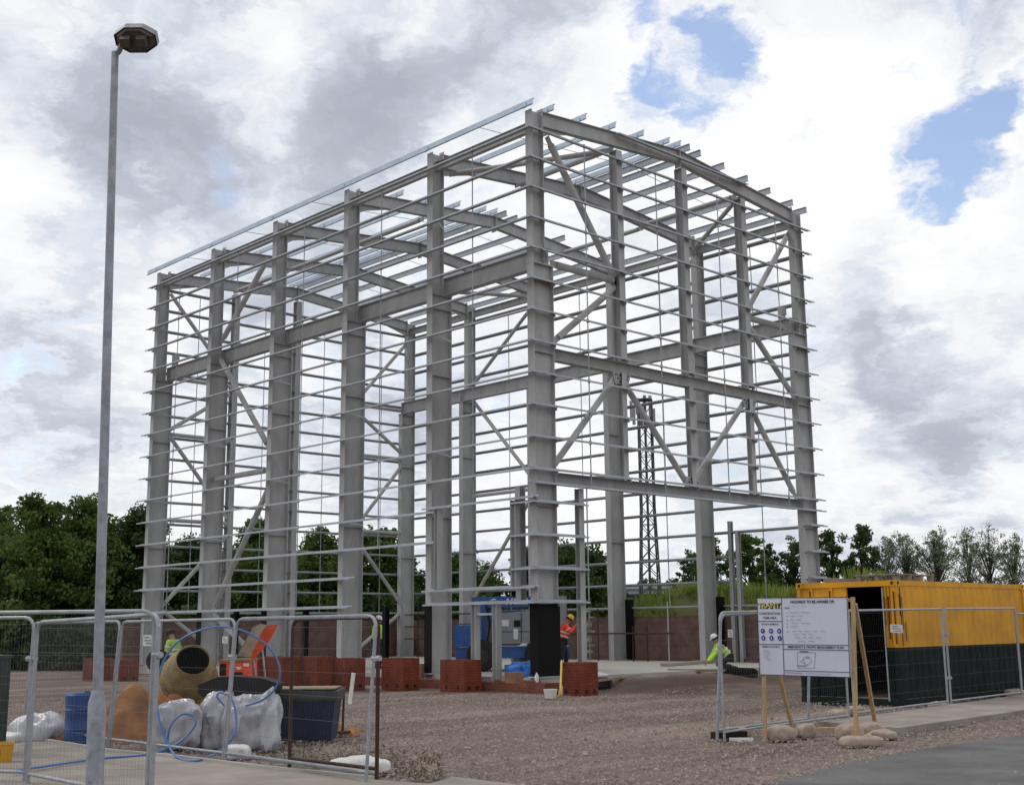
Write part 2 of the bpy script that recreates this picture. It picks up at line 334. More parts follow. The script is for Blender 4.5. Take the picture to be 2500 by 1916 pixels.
# ------------------------------------------------------------------ ground, paths, road, slab
SL = 0.36                                  # top of the building slab
def gz(x, y):
    z = 0.0
    if 1.2 < x < 14.5 and y < 0.2:
        e_ = min(1, max(0, (x-1.2)/1.8)); d = max(0, -0.25-y); z = (SL-.03)*e_*max(0., 1-d/5.2)**1.3
    if x >= 14.5 or y > 24 or x < 0:
        z = max(z, 0)
    if x > 13.5: z = max(z, min(.34, (x-13.5)*.5) * min(1, max(0, (y+5)/5)))
    return z
def spaced(a0, a1, step, far):
    mid = list(np.arange(a0, a1+1e-6, step)); lo = []; hi = []; s = step; x = a0
    while x > -far: s *= 1.35; x -= s; lo.append(x)
    s = step; x = a1
    while x < far: s *= 1.35; x += s; hi.append(x)
    return np.array(lo[::-1]+mid+hi)
gx = spaced(-21, 17, .3, 900); gy = spaced(-21, 6, .3, 900)
V = []; nx, ny = len(gx), len(gy)
for j in range(ny):
    for i in range(nx):
        x, y = gx[i], gy[j]; z = gz(x, y)
        if -21 < x < 17 and -21 < y < 6 and not (0 < x < 14.3 and y > -.2):
            z += .022*math.sin(x*1.1+y*.7)*math.sin(y*.9-x*.3)+.012*math.sin(x*3.1+1)*math.sin(y*2.7) - .03
        elif 0 < x < 14.3 and y > 0: z = -.02
        V.append((x, y, z))
F = [(j*nx+i, j*nx+i+1, (j+1)*nx+i+1, (j+1)*nx+i) for j in range(ny-1) for i in range(nx-1)]
mb = MB(); mb.add(V, F); g = mb.build('ground', gm, smooth=True); tag(g, kind='structure')
mb = MB(); mb.box((7.22, 11.75, SL/2), (13.9, 23.3, SL)); tag(mb.build('concrete_slab', CONC), kind='structure')
def slab_poly(pts, z0, z1): 
    mb = MB(); mb.poly([(p[0], p[1], z0) for p in pts], (0, 0, z1-z0)); return mb
pl = [G(0, 1805), G(91, 1811), G(262, 1840), G(410, 1853), G(639, 1882), G(905, 1909)]
pts = [(-15.6, 6), (-15.45, 0)]+[(p.x, p.y) for p in pl]+[(-14.35, -12.9), (-13.75, -12.6), (-13.75, -17.5), (-19.8, -17.5), (-19.8, 6)]
# near strip of concrete path at lower left, laid with an edging
tag(slab_poly(pts, -.15, .035).build('path', PATHM), kind='structure')
ed = MB()
for (a_, b_) in zip(pts[0:7], pts[1:8]): ed.bar((a_[0]+.03, a_[1], .02), (b_[0]+.03, b_[1], .02), .10, .05, (0, 0, 1))
tag(ed.build('path_edging', CONC), kind='structure')
pr_ = [G(1999, 1773), G(2200, 1746), G(2500, 1703)]; pf = [G(2500, 1744), G(2195, 1789)]
ex = (pr_[2]-pr_[1])*1.5; ex2 = (pf[0]-pf[1])*1.8
pts = [(p.x, p.y) for p in pr_]+[((pr_[2]+ex).x, (pr_[2]+ex).y), ((pf[0]+ex2).x, (pf[0]+ex2).y), (pf[0].x, pf[0].y), (pf[1].x, pf[1].y)]
tag(slab_poly(pts, -.1, .085).build('pavement', PATHM), kind='structure')
ra = [G(1880, 1916), G(2035, 1870), G(2250, 1830), G(2500, 1793)]
pts = [(p.x, p.y) for p in ra]+[(4, -18), (4, -22), (-16, -22), (-16, -18.5)]
tag(slab_poly(pts, -.1, .012).build('road', TARMAC), kind='structure')

# stone chips lying all over the gravel: nobody could count them
def inpoly(x, y, P):
    c = False; j = len(P)-1
    for i in range(len(P)):
        if (P[i][1] > y) != (P[j][1] > y) and x < (P[j][0]-P[i][0])*(y-P[i][1])/(P[j][1]-P[i][1])+P[i][0]: c = not c
        j = i
    return c
ROADP = pts; fw2 = Vector((fw.x, fw.y)).normalized()
V = []; F = []; cnt = 0
while cnt < 46000:
    dep = 11.5+random.random()**1.25*21.5; lat = random.uniform(-.44, .44)*dep
    x = CAM.x+fw.x/math.cos(PITCH)*dep+rt.x*lat; y = CAM.y+fw.y/math.cos(PITCH)*dep+rt.y*lat
    if x < -14.9 and y > -13 or (x < -13.9 and y < -12.4) or (x > -.6 and y > -2.3): 
        continue
    inr = inpoly(x, y, ROADP)
    if inr:
        dd_ = min(abs((x-ROADP[i][0])*(ROADP[i+1][1]-ROADP[i][1])-(y-ROADP[i][1])*(ROADP[i+1][0]-ROADP[i][0]))/math.hypot(ROADP[i+1][0]-ROADP[i][0], ROADP[i+1][1]-ROADP[i][1]) for i in range(3))
        if random.random() > .012+.75*math.exp(-dd_/.10)+.12*math.exp(-dd_/.45): continue
    cnt += 1
    s = random.choice((.009, .012, .015, .02))*random.uniform(.7, 1.3)*(1+dep*.01)
    if random.random() < .02: s *= 2.0
    z = gz(x, y)-.005; o = len(V); th = random.random()*6.28; ca, sa = math.cos(th)*s, math.sin(th)*s
    h = s*random.uniform(.5, 1.0); k = random.uniform(.6, 1)
    for (a_, b_, c2) in ((1, 0, 0), (0, k, 0.1), (-1, .1, 0), (-.1, -k, .1), (.2, .1, 1)):
        V.append((x+a_*ca-b_*sa, y+a_*sa+b_*ca, z+.008+c2*h*1.2))
    F += [(o, o+1, o+4), (o+1, o+2, o+4), (o+2, o+3, o+4), (o+3, o, o+4)]
mb = MB(); mb.add(V, F); tag(mb.build('gravel', STONE), 'loose stone chips strewn over the open ground', 'gravel', kind='stuff')

# ------------------------------------------------------------------ vegetation
def leaves(centres, radii, n, size, flat=.8):
    """n leaf-clump quads scattered through the given clumps"""
    centres = np.array(centres); radii = np.array(radii); k = rng.integers(0, len(centres), n)
    d = rng.normal(size=(n, 3)); d /= np.linalg.norm(d, axis=1)[:, None]
    r = radii[k]*rng.random(n)**.45; P = centres[k]+d*r[:, None]*np.array([1, 1, flat])
    u = rng.normal(size=(n, 3)); u /= np.linalg.norm(u, axis=1)[:, None]; v = np.cross(u, rng.normal(size=(n, 3))); v /= np.linalg.norm(v, axis=1)[:, None]
    s = size*rng.uniform(.5, 1.25, n)[:, None]
    q = np.stack([P-u*s, P-v*s*.55, P+u*s, P+v*s*.55], 1).reshape(-1, 3)
    return q
def quadmesh(name, q, m, parent=None, loc=(0, 0, 0)):
    n = len(q)//4; me = bpy.data.meshes.new(name); me.vertices.add(4*n); me.vertices.foreach_set('co', (q-np.array(loc)).ravel())
    me.loops.add(4*n); me.loops.foreach_set('vertex_index', np.arange(4*n)); me.polygons.add(n); me.polygons.foreach_set('loop_start', np.arange(n)*4)
    me.materials.append(m); me.update(calc_edges=True); me.validate()
    o = bpy.data.objects.new(name, me); COL.objects.link(o)
    if parent: o.parent = parent
    else: o.location = loc
    return o
def tree(x, y, z0, h, rad, label, m, n=7000, size=.17, low=.15, clumps=70, cr=.75, group=None, sparse=False, name='tree', cat='tree'):
    root = empty(name, (x, y, z0), label, cat, group)
    tr = MB(); lean = Vector((random.uniform(-.3, .3), random.uniform(-.3, .3), 0)); r0 = .035*h*.6+.05
    if sparse: r0 *= .45
    pts_ = [Vector((0, 0, -.2))+lean*t_*t_+Vector((0, 0, h*.86*t_)) for t_ in (0, .15, .35, .55, .75, 1)]
    tr.tube(pts_, [r0*1.3, r0, r0*.85, r0*.62, r0*.38, r0*.12], 7)
    C = []; R_ = []
    for i in range(clumps):
        t_ = low+(1-low)*random.random()**.85; a = random.random()*6.283
        env = rad*math.sin(math.pi*min(1, max(.0, ((t_-low)/(1-low))*.80+.16)))**.7
        rr = env*random.random()**.55*(.78+.42*mn.noise(Vector((math.cos(a)*1.3+x, math.sin(a)*1.3+y, t_*4)))*2+.12*math.sin(a*5+x))
        c = Vector((math.cos(a)*rr, math.sin(a)*rr, h*t_*(.82+.18*random.random()**.6*(1+.0*a))-cr*.3)) + lean*t_
        C.append(c); R_.append(cr*random.uniform(.5, 1.2)*(1-.3*t_))
        if i % (2 if sparse else 3) == 0:
            b0 = pts_[2]+(pts_[4]-pts_[2])*max(0, min(1, (t_-.3)*1.1)); mid = b0.lerp(c, .55)+Vector((0, 0, .12*rr+.1))
            tr.tube([b0, mid, c], [r0*.33, r0*.2, r0*.06], 5)
            if sparse:
                for _ in range(3): tr.tube([mid, mid.lerp(c, .6)+Vector((random.uniform(-.5, .5), random.uniform(-.5, .5), random.uniform(.1, .6)))], [r0*.1, .008], 4)
    o = tr.build('trunk', BARK, root); q = leaves(C, R_, n, size); quadmesh('crown', q, m, root)
    return root
def at_depth(px, dep, py=None):
    f = Vector((fw.x, fw.y, 0)).normalized(); lat = (px-1250)/FPX
    v = ray(px, 1527); s = dep/ (v.x*f.x+v.y*f.y); return Vector((CAM.x+v.x*s, CAM.y+v.y*s, 0))
def ht(py, dep): return 1.75+(1530-py)/FPX*dep*1.0
TG = 'trees behind the site'
tl = [ # px, depth, top py, radius, label
 (-60, 60, 1215, 3.6, 'dark broad tree cut off by the left edge of the photo', LEAF), (75, 58, 1180, 3.1, 'broad leafy tree with the highest crown of the left mass', LEAF), (200, 60, 1188, 2.7, 'dense green tree just left of the street lamp pole', LEAF),
 (140, 63, 1250, 3.0, 'tree crown filling the gap behind the two front left trees', LEAF2), (10, 63, 1255, 3.0, 'dark tree set back near the left edge', LEAF2), (262, 64, 1262, 2.6, 'tree crown set back just behind the lamp pole', LEAF2), (312, 62, 1222, 2.4, 'dark green tree between lamp pole and steel frame', LEAF2), (385, 66, 1305, 2.2, 'lower tree seen through the first bay of the steel frame', LEAF2), (455, 66, 1300, 1.9, 'tree seen between the first two tall columns', LEAF2),
 (600, 66, 1250, 2.3, 'tall tree rising behind the third tall column from left', LEAF), (545, 70, 1330, 2.0, 'dark tree partly hidden by the second tall column', LEAF2), (700, 68, 1345, 2.2, 'dark tree low behind the third bay', LEAF2),
 (790, 66, 1275, 2.6, 'bright green bushy tree seen through the middle bay', LEAF), (905, 68, 1280, 2.6, 'broad green tree behind the fourth tall column', LEAF), (975, 72, 1350, 2.0, 'round dark tree left of the fifth tall column', LEAF2),
 (1085, 70, 1345, 1.7, 'thin topped tree right of the fifth tall column', LEAF2), (1135, 70, 1340, 2.1, 'green tree seen above the blue boom lift', LEAF), (1200, 74, 1365, 1.6, 'airy tree left of the black wrapped corner column', LEAF2),
 (1385, 66, 1320, 1.9, 'dark tree right of the black wrapped corner column', LEAF2), (1440, 68, 1335, 2.2, 'dark round tree left of the lattice mast', LEAF2), (1310, 70, 1330, 2.0, 'tree hidden mostly behind the corner column', LEAF2)]
for (px, dep, top, rad, lab, m) in tl:
    p = at_depth(px, dep); h = ht(top, dep); thin = 'thin' in lab or 'airy' in lab
    tree(p.x, p.y, -.1, h, rad*1.15, lab, m, n=5000 if thin else 20000, size=.125, low=.02, clumps=210, cr=.85, group=TG)
p = at_depth(1660, 95)
for (px, dep, top, rad, lab, n, sp) in [(1620, 100, 1405, 3.0, 'low spreading tree beside the foot of the lattice mast', 3200, 0), (1700, 95, 1352, 1.6, 'small tree half hidden by a back column', 2200, 0), (1730, 80, 1315, 1.5, 'narrow tree left of the twin slim posts', 2600, 0),
   (1840, 80, 1305, 2.1, 'rounded dark tree standing above the grass bank', 5200, 0), (1890, 82, 1340, 1.9, 'leafy tree leaning beside the rounded one above the bank', 3600, 0), (1935, 82, 1315, 1.2, 'slim tree just left of the right corner column', 2200, 0),
   (2035, 78, 1303, 1.5, 'dark tree just right of the right corner column', 3800, 0), (2112, 78, 1290, 1.25, 'narrow pointed dark tree above the container door', 3200, 0), (1455, 95, 1420, 2.2, 'distant shrub tree low behind the frame', 2500, 0)]:
    q = at_depth(px, dep); tree(q.x, q.y, 1.2, ht(top, dep)-1.2, rad*1.3, lab, LEAF2 if n != 5200 else LEAF, n=int(n*2.6), size=.105, low=.03, clumps=110, cr=.5, group=TG)
for (px, dep, top, lab) in [(2168, 80, 1315, 'slender sparse tree nearest the pointed dark tree'), (2225, 78, 1308, 'feathery grey tree above the timber pallets'), (2292, 84, 1318, 'low thin grey tree right of the feathery one'),
   (2300, 76, 1300, 'tall airy tree with grey leaves over the container roof'), (2375, 78, 1303, 'wispy tree with forked stem near the right edge'), (2425, 76, 1296, 'tallest wispy tree near the right edge'), (2480, 74, 1315, 'greener leafy tree cut by the right edge')]:
    q = at_depth(px, dep); tree(q.x, q.y, 1.0, ht(top, dep)-1.0, 2.1, lab, LEAF3, n=5200, size=.062, low=.16, clumps=150, cr=.42, group='sparse trees behind the container', sparse=True)
# hedge under the left trees
C = []; R_ = []
for i in range(90):
    q = at_depth(random.uniform(-260, 480), random.uniform(55, 57)); C.append((q.x, q.y, random.uniform(.2, 2.3))); R_.append(random.uniform(.5, .9))
hd = quadmesh('hedge', leaves(C, R_, 16000, .17), LEAF2); tag(hd, 'dark overgrown hedge along the foot of the left trees', 'hedge')
C = []; R_ = []
for i in range(110):
    q = at_depth(random.uniform(420, 1540), random.uniform(63, 66)); C.append((q.x, q.y, random.uniform(.2, 3.0))); R_.append(random.uniform(.6, 1.0))
hd = quadmesh('hedge', leaves(C, R_, 19000, .17), LEAF2); tag(hd, 'dark hedge seen through the lower bays of the frame', 'hedge')

# grassy bank behind the back wall
V = []; F = []; bx = np.linspace(14.9, 30, 26); by = np.linspace(-6, 15.5, 40)
def bz(x, y):
    t_ = min(1, (x-14.9)/2.6); f_ = min(1, max(0, (15.5-y)/4.5)); return .35+(2.45+.25*math.sin(y*.9)+.12*math.sin(y*2.3+x))*t_*f_*(1 if y > -3 else (y+6)/3) - (x-18)*.03*(x > 18)
for y in by:
    for x in bx: V.append((x, y, bz(x, y)))
nb = len(bx); F = [(j*nb+i, j*nb+i+1, (j+1)*nb+i+1, (j+1)*nb+i) for j in range(len(by)-1) for i in range(nb-1)]
mb = MB(); mb.add(V, F); tag(mb.build('embankment', mat('bank_soil', (.13, .10, .055), .95, 0, .3, 1.5, col2=(.14, .17, .05)), smooth=True), kind='structure')
n = 26000; X = 14.95+rng.random(n)**1.4*7; Y = rng.uniform(-5.5, 15.2, n); Z = np.array([bz(a, b2) for a, b2 in zip(X, Y)])
keep = (Z > .7) & (np.array([mn.noise(Vector((a*.8, b2*.8, 3)))+.4*mn.noise(Vector((a*2.5, b2*2.5, 7))) for a, b2 in zip(X, Y)]) > -.14); X, Y, Z = X[keep], Y[keep], Z[keep]; n = len(X)
hh_ = rng.uniform(.12, .42, n)*(1+.9*(np.sin(Y*1.7)*np.sin(Y*.61+1) > .2)); a = rng.random(n)*6.28; wd_ = rng.uniform(.02, .05, n); lx = rng.normal(0, .12, n); ly = rng.normal(0, .12, n)
P = np.stack([X, Y, Z-.03], 1); U = np.stack([np.cos(a)*wd_, np.sin(a)*wd_, 0*a], 1); T = P+np.stack([lx, ly, hh_], 1)
q = np.stack([P-U, P+U, T+U*.3, T-U*.3], 1).reshape(-1, 3)
tag(quadmesh('grass', q, GRASSM), 'rough green and yellow grass on the bank behind the wall', 'grass', kind='stuff')
# weeds by the path edge
n = 1500; X = []; Y = []
for i in range(n):
    px = random.uniform(560, 1080); py = 1843+(px-560)*.13-abs(random.gauss(0, 40)); p = G(px, py); X.append(p.x); Y.append(p.y)
X = np.array(X); Y = np.array(Y); a = rng.random(n)*6.28; hh_ = rng.uniform(.01, .055, n); U = np.stack([np.cos(a), np.sin(a), 0*a], 1)*rng.uniform(.006, .02, n)[:, None]
P = np.stack([X, Y, 0*X-.01], 1); T = P+np.stack([rng.normal(0, .03, n), rng.normal(0, .03, n), hh_], 1)
tag(quadmesh('weeds', np.stack([P-U, P+U, T+U*.4, T-U*.4], 1).reshape(-1, 3), WEED), 'low dry weeds along the path edging', 'weeds', kind='stuff')

# ------------------------------------------------------------------ the steel frame
frame = empty('steel_building_frame', (0, 0, 0), 'tall unclad grey steel building frame with rows of side rails', 'steel frame')
def ipro(d, b_, tf=.02, tw=.014):
    h = d/2; k = b_/2; w2 = tw/2
    return [(-h, -k), (-h+tf, -k), (-h+tf, -w2), (h-tf, -w2), (h-tf, -k), (h, -k), (h, k), (h-tf, k), (h-tf, w2), (-h+tf, w2), (-h+tf, k), (-h, k)]
def zpro(d, lip=.065, t_=.008):   # a = across, b = along lip; web spans a
    h = d/2; return [(-h, 0), (-h, lip), (-h+t_, lip), (-h+t_, t_), (h, t_), (h, t_-lip), (h-t_, t_-lip), (h-t_, 0)]
LV = {i: 2.396+.9112*(16-i) for i in range(1, 17)}
BAY = 4.53; YC = [.29+BAY*i for i in range(6)]; XO, XI = .25, 14.2; XR = 7.22; ZE, ZR = 16.70, 17.30
def frp(mb, name, m=STEEL, parent=None, smooth=False): return part(mb, name, m, parent or frame, smooth)
CW = .27
def plinth_bolts(mb, x, y): pass
cols = []
for s, xo in ((1, XO), (-1, XI)):
    for i, y in enumerate(YC):
        d1, d2 = .81, .48
        mb = MB(); mb.sweep(ipro(d1, CW), (xo+s*d1/2, y, SL), (xo+s*d1/2, y, 12.0), (1, 0, 0))
        mb.box((xo+s*d1/2, y, 12.012), (d1+.02, CW+.01, .024))
        mb.sweep(ipro(d2, CW), (xo+s*d2/2, y, 12.024), (xo+s*d2/2, y, ZE-.01), (1, 0, 0))
        # stiffener plates and base plate welded on the column
        for z in (12.0-.45, LV[13]-.12, 9.4):
            for t_ in (-1, 1): mb.box((xo+s*d1/2, y+t_*.068, z), (d1-.05, .12, .014))
        mb.box((xo+s*d1/2, y, SL+.02), (d1+.16, CW+.16, .035))
        cols.append(frp(mb, 'column'))
    # haunched crane bracket beside the column step
# black membrane jackets round the feet of the columns
def jacket(x0, x1, y0, y1, z0, z1, parent):
    mb = MB(); mb.box(((x0+x1)/2, (y0+y1)/2, (z0+z1)/2), (x1-x0, y1-y0, z1-z0)); return frp(mb, 'membrane_wrap', BLACK, parent)
jacket(.225, 1.09, .13, .45, SL+.03, 2.33, cols[0])
for i in (1, 3, 4): jacket(.228, .262, YC[i]-.16, YC[i]+.16, SL+.04, 2.36, cols[i])
for px_ in (573, 743, 939):
    y_ = on(px_, 1550, 0, .3).y; mb = MB(); mb.sweep(ipro(.16, .16, .012, .012), (.34, y_, SL), (.34, y_, 2.36), (1, 0, 0)); w_o = frp(mb, 'wall_post', BLACK)
for i in (1, 2, 3): jacket(14.1, 14.4, YC[i]-.34, YC[i]-.15, SL+.05, 2.75, cols[6+i])
# rafters
for i, y in enumerate(YC):
    for (xa, xb) in ((XO+.48, XR), (XI-.48, XR)):
        da = .46; s = (ZR-ZE)/(XR-XO); za = ZE+s*.48 if 1 else 0
        mb = MB(); mb.sweep(ipro(da, .2, .018, .012), (xa, y, za-da/2), (xb, y, ZR-da/2), (0, 0, 1))
        sg = 1 if xb > xa else -1   # haunch under the eaves end
        mb.poly([(xa, y-.006, za-da-.26), (xa+sg*1.3, y-.006, za-da+.09), (xa, y-.006, za-da+.01)], (0, .012, 0))
        mb.box((xa-sg*(-.012), y, za-da/2-.05), (.024, .22, da+.28))
        frp(mb, 'rafter')
    mb = MB(); mb.box((XR, y, ZR-.28), (.03, .24, .66)); frp(mb, 'ridge_splice')
# purlins on the rafters
ps = (ZR-ZE)/(XR-XO)
def rz_(x): return (ZE+ps*(x-XO)) if x < XR else (ZE+ps*(XI-x))
PX = [1.0, 2.4, 3.75, 5.1, 6.4, 6.98]
pxs = [(x, 1) for x in PX]+[(2*XR-x, -1) for x in PX]
def purlin(x, s, y0, y1, name='purlin'):
    mb = MB(); z = rz_(x)+.02
    h = .2; l = .065; t_ = .008
    pr = [(0, 0), (0, l*s), (t_, l*s), (t_, t_*s), (h, t_*s), (h, (t_-l)*s), (h-t_, (t_-l)*s), (h-t_, 0)]
    mb.sweep(pr, (x, y0, z), (x, y1, z), (0, 0, 1))
    o = frp(mb, name, PURL if x < XR else mat('pale_purlin', (.46, .49, .54), .45, .3, .1, 1.5))  # left slope carries the painted sky reflection, right slope stays neutral galvanised
    for yy in YC:
        if y0-.1 < yy < y1+.1:
            c = MB(); c.box((x+.02*s, yy, z+.06), (.012, .14, .16)); frp(c, 'cleat', PURL, o)
for x, s in pxs:
    if x < 1.1: purlin(x, -s, -.05, .75); continue
    purlin(x, -s, -.05, YC[1]+.4)
    purlin(x, -s, YC[2]-.45, YC[5]+.35)
for x, s, y0, y1 in ((.12, -1, -.05, YC[5]+.75), (2*XR-.12, 1, -.05, YC[5]+.45)): purlin(x, s, y0, y1, 'eave_purlin')
# roof tie rods between purlins (thin)
for yy in (2.5, YC[2]+2.2, YC[3]+2.2, YC[4]+2.2):
    mb = MB(); mb.tube([(.15, yy, rz_(.3)+.12), (XR, yy, ZR+.12), (2*XR-.15, yy, rz_(14.1)+.12)], .011, 5); frp(mb, 'tie_rod', GALV)
# eaves beams just under the purlins
for x in (.52, 13.95):
    for i in range(5):
        mb = MB(); mb.sweep(ipro(.30, .16, .014, .01), (x, YC[i]+.02, 16.27), (x, YC[i+1]-.02, 16.27), (0, 0, 1)); frp(mb, 'eaves_beam')
# crane beams on the column steps
for xc in (.92, 13.53):
    for i in range(5):
        y0 = YC[i] if i else YC[i]-.02; y1 = YC[i+1]+(.0 if i < 4 else .02)
        mb = MB(); mb.sweep(ipro(.56, .26, .026, .016), (xc, y0+.012, 12.32), (xc, y1-.012, 12.32), (0, 0, 1))
        for yy in (y0+.06, y1-.06): mb.box((xc, yy, 12.31), (.24, .016, .5))
        frp(mb, 'crane_beam')
    for i in range(6):
        mb = MB(); s = 1 if xc < 5 else -1; x0 = XO+.48 if s > 0 else XI-.48
        mb.box((xc-s*.02, YC[i], 12.035), (.40, .26, .022)); mb.poly([(xc+s*.15, YC[i]-.01, 12.02), (xc+s*.15, YC[i]-.01, 11.95), (xc-s*.10, YC[i]-.01, 11.45), (xc-s*.10, YC[i]-.01, 12.02)], (0, .02, 0)); frp(mb, 'bracket')
    for yb in (YC[0]+.45, YC[5]-.5):
        mb = MB(); mb.box((xc, yb, 12.85), (.2, .18, .5)); mb.box((xc, yb-.1, 12.95), (.28, .03, .3)); frp(mb, 'end_stop')
# wind posts
PP = [4.12, 7.38, 10.64]
def post(x, y, z0, z1, sy, d=.32, b_=.26, cl=True):
    mb = MB(); mb.sweep(ipro(d, b_, .016, .012), (x, y+sy*d/2, z0), (x, y+sy*d/2, z1), (0, 1, 0)); mb.box((x, y+sy*d/2, z1+.01), (b_, d, .02)); return frp(mb, 'wind_post')
posts = []
for x in PP:
    posts.append(post(x, .17, 9.62, rz_(x)-.62, 1)); post(x, .2, 6.02, 9.26, 1, .2, .2)
for x in PP: post(x, 23.25, SL, rz_(x)-.62, -1)
# truss over the big gable opening
for zc, d in ((9.44, .34), (5.84, .34)):
    mb = MB(); mb.sweep(ipro(d, .26, .018, .014), (XO+.84, .40, zc), (XI-.84, .40, zc), (0, 0, 1)); frp(mb, 'truss_chord')
def tubep(a, b_, r=.1, name='brace'):
    a = Vector(a); b_ = Vector(b_); d = (b_-a).normalized(); mb = MB(); mb.tube([a+d*.16, b_-d*.16], r, 14)
    o = frp(mb, name, TUBE, None, True); n_ = Vector((1, 0, 0)) if abs(d.x) < .05 else Vector((0, 1, 0))
    for e_, sg in ((a, 1), (b_, -1)):
        mb = MB(); mb.bar(e_-d*sg*.10, e_+d*sg*.34, .022, r*1.9, n_); frp(mb, 'gusset_plate', STEEL, o)
    return o
GY = .36
for a, b_, r in [((1.2, 16.05), (4.1, 12.2), .105), ((4.1, 12.05), (1.35, 9.9), .1), ((13.7, 15.8), (10.85, 12.35), .1), ((10.85, 12.0), (13.5, 9.75), .1),
              ((1.3, 12.2), (4.1, 12.2), .11), ((10.7, 12.2), (13.2, 12.2), .11),
              ((1.15, 6.15), (4.05, 9.22), .095), ((4.15, 9.22), (7.3, 6.1), .095), ((7.46, 6.1), (10.58, 9.22), .095), ((10.7, 9.22), (13.3, 6.15), .095)]:
    tubep((a[0], GY+.06, a[1]), (b_[0], GY+.06, b_[1]), r)
for x, z in ((4.1, 9.27), (10.64, 9.27), (7.38, 6.01)):
    sg = -1 if z > 7 else 1
    mb = MB(); mb.poly([(x-.42, .285, z), (x+.42, .285, z), (x+.30, .285, z+sg*.34), (x-.30, .285, z+sg*.34)], (0, .02, 0)); np_ = frp(mb, 'node_plate')
    for k in range(-3, 4):
        for j in range(3):
            if abs(k) == 3 and j == 2: continue
            mb = MB(); mb.tube([(x+k*.095, .255, z+sg*(.07+.1*j)), (x+k*.095, .29, z+sg*(.07+.1*j))], .024, 6); frp(mb, 'bolt', DARKIN if (k+j) % 2 else GALV, np_)
for (y0, z0), (y1, z1) in [((15.0, 15.5), (18.1, 12.9)), ((18.2, 12.2), (14.5, 8.3)), ((18.3, 7.42), (14.5, 7.42)), ((14.4, 6.75), (18.0, 2.5)), ((18.1, 2.3), (15.2, .9))]:
    tubep((.62, y0, z0), (.62, y1, z1), .105)
for (y0, z0), (y1, z1) in [((14.2, 15.6), (17.8, 12.9)), ((17.9, 12.0), (14.1, 8.1)), ((18.0, 7.6), (14.1, 7.6)), ((14.1, 7.3), (18.0, 2.9)), ((4.9, 12.05), (4.9, 12.04))][:4]:
    tubep((13.75, y0, z0), (13.75, y1, z1), .085)
for (x0, z0), (x1, z1) in [((13.7, 15.6), (11.0, 12.7)), ((11.0, 11.7), (13.6, 10.0)), ((13.6, 9.6), (11.0, 6.6)), ((11.0, 5.6), (13.7, 2.6)), ((.9, 15.8), (3.8, 12.6)), ((3.8, 11.8), (1.1, 10.0)), ((1.1, 9.7), (3.9, 6.5)), ((3.9, 5.6), (1.1, 2.7)), ((3.7, .7), (1.1, 2.5)), ((10.9, .7), (13.5, 2.4)),
                           ((1.1, 12.2), (4.0, 12.2)), ((10.8, 12.2), (13.5, 12.2)), ((1.1, 9.8), (4, 9.8)), ((10.8, 9.8), (13.6, 9.8)), ((1.1, 6.2), (4.0, 6.2)), ((10.8, 6.2), (13.6, 6.2))]:
    tubep((x0, 22.95, z0), (x1, 22.95, z1), .085)
for (x0, y0, z0), (x1, y1, z1) in [((4.0, .4, 16.5), (4.0, 4.7, 16.5)), ((10.45, .4, 16.5), (10.45, 4.7, 16.5)), ((10.7, .5, 16.45), (13.4, 4.6, 16.1)), ((3.9, .5, 16.45), (1.0, 4.6, 16.1)),
                                   ((3.75, 9.5, 16.45), (3.75, 13.8, 16.45)), ((3.75, 14.0, 16.45), (3.75, 18.3, 16.45)), ((10.7, 14.0, 16.45), (10.7, 18.3, 16.45)), ((10.5, 16.0, 16.3), (13.2, 13.7, 16.1)), ((3.9, 14.2, 16.4), (7.0, 18.2, 16.8)), ((3.8, 18.5, 16.45), (3.8, 22.7, 16.45)), ((10.7, 4.9, 16.5), (10.7, 9.2, 16.5))]:
    tubep((x0, y0, z0), (x1, y1, z1), .085, 'roof_strut')
# side rails: thin pressed sections standing out from the columns
def rail_y(x, y0, y1, z, s, name='side_rail'):
    mb = MB(); D = .2; t_ = .010; lip = .048
    xs = lambda u: x+s*u
    pr = [(0, -lip), (.012, -lip), (.012, -t_), (D, -t_), (D, lip), (D-.012, lip), (D-.012, 0), (0, 0)]
    n = len(pr); V = [(xs(a), y0, z+b_) for a, b_ in pr]+[(xs(a), y1, z+b_) for a, b_ in pr]
    mb.add(V, [(i, (i+1) % n, n+(i+1) % n, n+i) for i in range(n)]+[tuple(range(n-1, -1, -1)), tuple(range(n, 2*n))]); return frp(mb, name, RAIL)
def rail_x(y, x0, x1, z, s, D=.16, name='side_rail'):
    mb = MB(); t_ = .010; lip = .048
    pr = [(0, -lip), (.012, -lip), (.012, -t_), (D, -t_), (D, lip), (D-.012, lip), (D-.012, 0), (0, 0)]
    n = len(pr); V = [(x0, y+s*a, z+b_) for a, b_ in pr]+[(x1, y+s*a, z+b_) for a, b_ in pr]
    mb.add(V, [(i, (i+1) % n, n+(i+1) % n, n+i) for i in range(n)]+[tuple(range(n-1, -1, -1)), tuple(range(n, 2*n))]); return frp(mb, name, RAIL)
YE = 23.28; XE = 14.5
for i in range(1, 13):
    rail_y(.0, .02, YE+.1, LV[i], 1); rail_x(0., .0, XE+.09, LV[i]+.003, 1)
for i in range(1, 17):
    rail_y(XE, 4.05 if i in (14, 15) else .25, YE, LV[i]+.002, -1)
    rail_x(YE-.0, .25, XE-.25, LV[i]-.002, -1)
rail_x(0., 4.0, 10.8, LV[1]+.88, 1)                 # short rail high on the gable
rail_x(0., .0, XE+.09, 5.66, 1, .2)                 # rail under the truss
rail_y(0., 4.3, YE+.1, LV[13], 1); rail_y(0., .02, .95, LV[13], 1); rail_y(0., .02, 4.85, 5.25, 1)
